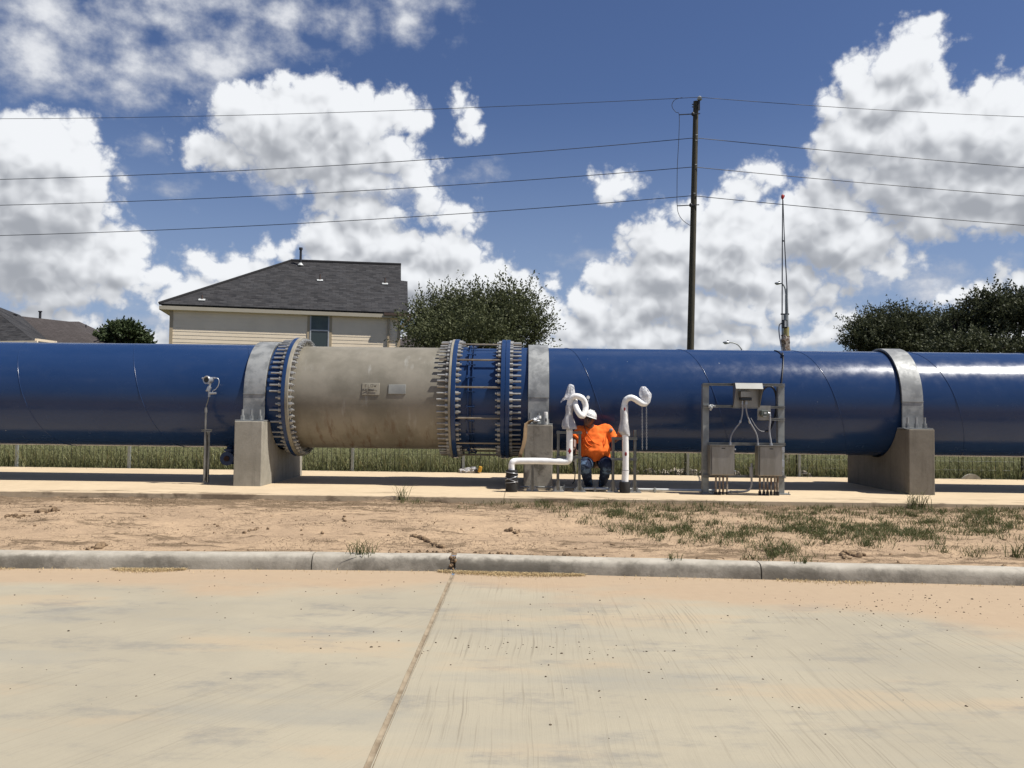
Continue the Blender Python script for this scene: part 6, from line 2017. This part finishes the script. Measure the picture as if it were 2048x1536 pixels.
# pulled folds running from the armpit across the belly
mb = MB()
for (a_, b_, c0) in (((470, 620), (520, 740), (600, 790)), ((500, 585), (600, 720), (700, 770)), ((490, 790), (600, 800), (700, 790)), ((500, 840), (610, 850), (720, 800)), ((780, 600), (775, 720), (740, 820)), ((460, 690), (500, 780), (560, 830))):
    pts_ = spline([c8(a_[0], a_[1], 13.318), c8(b_[0], b_[1], 13.262), c8(c0[0], c0[1], 13.250)], 6)
    mb.tube(pts_, [(0.002 + 0.008 * math.sin(math.pi * i / (len(pts_) - 1))) for i in range(len(pts_))], 8)
# collar
cc_ = c8(590, 505, 13.45)
mb.tube([cc_ + Vector((math.cos(t_) * 0.088, math.sin(t_) * 0.078 - 0.0, 0.02 * math.cos(t_) - 0.022 + 0.018 * math.sin(t_))) for t_ in np.linspace(0, 2 * math.pi, 25)], 0.008, 8)
mb.build('shirt_folds', M['orange'], shirt, smooth=180)
mb = MB(); q = c8(852, 562, 13.378); mb.ell(q, (0.030, 0.020, 0.036), 14, 8, Matrix.Rotation(0.5, 3, 'Y')); mb.build('sleeve_patch', M['grey_cloth'], shirt, smooth=60)
# lanyard / strap across the chest
mb = MB(); mb.tube([c8(470, 490, 13.35), c8(500, 560, 13.31), c8(520, 610, 13.285)], 0.006, 6); mb.build('lanyard', M['cable'], shirt, smooth=60)
# jeans
mb = MB()
for hp, kn, an in ((hipL, kneeL, ankL), (hipR, kneeR, ankR)):
    capsule(mb, hp, kn, 0.125, 0.108, 18)
    capsule(mb, kn, an.lerp(kn, 0.10), 0.100, 0.062, 18)
    mb.tube([an.lerp(kn, 0.3), an], [0.066, 0.066], 16)
mb.ell((hipL + hipR) / 2 + Vector((0, 0.04, 0.02)), (0.225, 0.16, 0.125), 20, 14)
jn = mb.build('jeans', M['denim'], man, smooth=180)
remesh(jn, 0.010, 4)
tx2 = bpy.data.textures.new('denim_folds', 'CLOUDS'); tx2.noise_scale = 0.055; tx2.noise_depth = 2
dm = jn.modifiers.new('folds', 'DISPLACE'); dm.texture = tx2; dm.strength = 0.028; dm.mid_level = 0.5; dm.texture_coords = 'LOCAL'
mb = MB(); mb.lathe([(0.222, -0.018), (0.228, -0.018), (0.228, 0.018), (0.222, 0.018)], c8(640, 962, 13.49), (0, 0, 1), 30, closed=True)
mb.v = [(x, 13.49 + (y - 13.49) * 0.80, z) for x, y, z in mb.v]; mb.build('belt', M['boot'], man, smooth=60)
for an in (ankL, ankR):
    f0b = Vector((an.x, an.y - 0.06, PADZ + 0.045))
    mb = MB(); mb.ell(f0b, (0.052, 0.135, 0.05), 18, 12); mb.ell(f0b + Vector((0, -0.07, -0.004)), (0.056, 0.07, 0.042), 16, 10); capsule(mb, (an.x, an.y + 0.01, PADZ + 0.06), (an.x, an.y, PADZ + 0.15), 0.056, 0.058)
    b_o = mb.build('boot', M['boot'], man, smooth=180); remesh(b_o, 0.009, 2)
    mb = MB(); mb.box((an.x, an.y - 0.06, PADZ + 0.010), (0.095, 0.25, 0.02)); mb.build('sole', M['boot'], b_o, bevel=0.01)
# hard hat
mb = MB()
vs, fs = [], []
prof_ = []
for i in range(13):
    a = math.pi / 2 * i / 12
    prof_.append((math.cos(a), math.sin(a)))
n_ = 36
hv = []
for (cr, sr2) in prof_:
    for j in range(n_):
        t_ = 2 * math.pi * j / n_
        hv.append(H(math.cos(t_) * 0.104 * cr, math.sin(t_) * 0.128 * cr - 0.008, 0.040 + 0.104 * sr2 ** 0.92))
for i in range(12):
    for j in range(n_):
        fs.append((i * n_ + j, i * n_ + (j + 1) % n_, (i + 1) * n_ + (j + 1) % n_, (i + 1) * n_ + j))
mb.add(hv, fs)
bv = []
for k_, (ex_, dz) in enumerate(((1.0, 0.002), (1.22, -0.006), (1.22, -0.011), (0.98, -0.003))):
    for j in range(n_):
        t_ = 2 * math.pi * j / n_
        e2_ = 1 + (ex_ - 1) * (1.0 if math.sin(t_) > 0 else 0.35)
        bv.append(H(math.cos(t_) * 0.104 * (1 + (ex_ - 1) * 0.35), math.sin(t_) * 0.128 * e2_ - 0.008, 0.040 + dz))
mb.add(bv, [(i * n_ + j, i * n_ + (j + 1) % n_, ((i + 1) % 4) * n_ + (j + 1) % n_, ((i + 1) % 4) * n_ + j) for i in range(4) for j in range(n_)])
for s_ in (-0.03, 0.0, 0.03):
    mb.tube([H(s_, math.sin(t_) * 0.126 - 0.008, 0.042 + math.cos(t_) * 0.105) for t_ in np.linspace(-1.2, 1.2, 14)], 0.006, 6)
hat = mb.build('hard_hat', M['hat'], man, smooth=50)
mb = MB(); mb.tube([H(math.cos(t_) * 0.088, math.sin(t_) * 0.108, 0.034) for t_ in np.linspace(0, 2 * math.pi, 28)], 0.010, 8); mb.build('hat_band', M['boot'], hat, smooth=60)
# dark safety glasses
mb = MB()
for s_ in (-1, 1):
    mb.ell(H(s_ * 0.034, 0.092, 0.010), (0.031, 0.010, 0.019), 16, 10, HR)
    mb.tube([H(s_ * 0.062, 0.080, 0.016), H(s_ * 0.082, 0.02, 0.014), H(s_ * 0.084, -0.02, 0.006)], 0.004, 6)
mb.tube([H(-0.02, 0.098, 0.014), H(0.02, 0.098, 0.014)], 0.004, 6)
mb.build('safety_glasses', M['dark'], man, smooth=60)
# tool in the image-left hand
tl = wrL + Vector((0.0, -0.05, -0.11))
root = thing('hand_tool', tl, 'black hand tool held low by the worker beside the left white pipe', 'tool')
mb = MB(); mb.cyl(tl + Vector((0.0, 0.0, -0.07)), tl + Vector((0.01, -0.01, 0.09)), 0.013, n=10); mb.build('handle', M['black_rubber'], root, smooth=50)
mb = MB(); mb.box(tl + Vector((0.0, 0, -0.09)), (0.035, 0.02, 0.05)); mb.build('head', M['steel'], root, bevel=0.004)
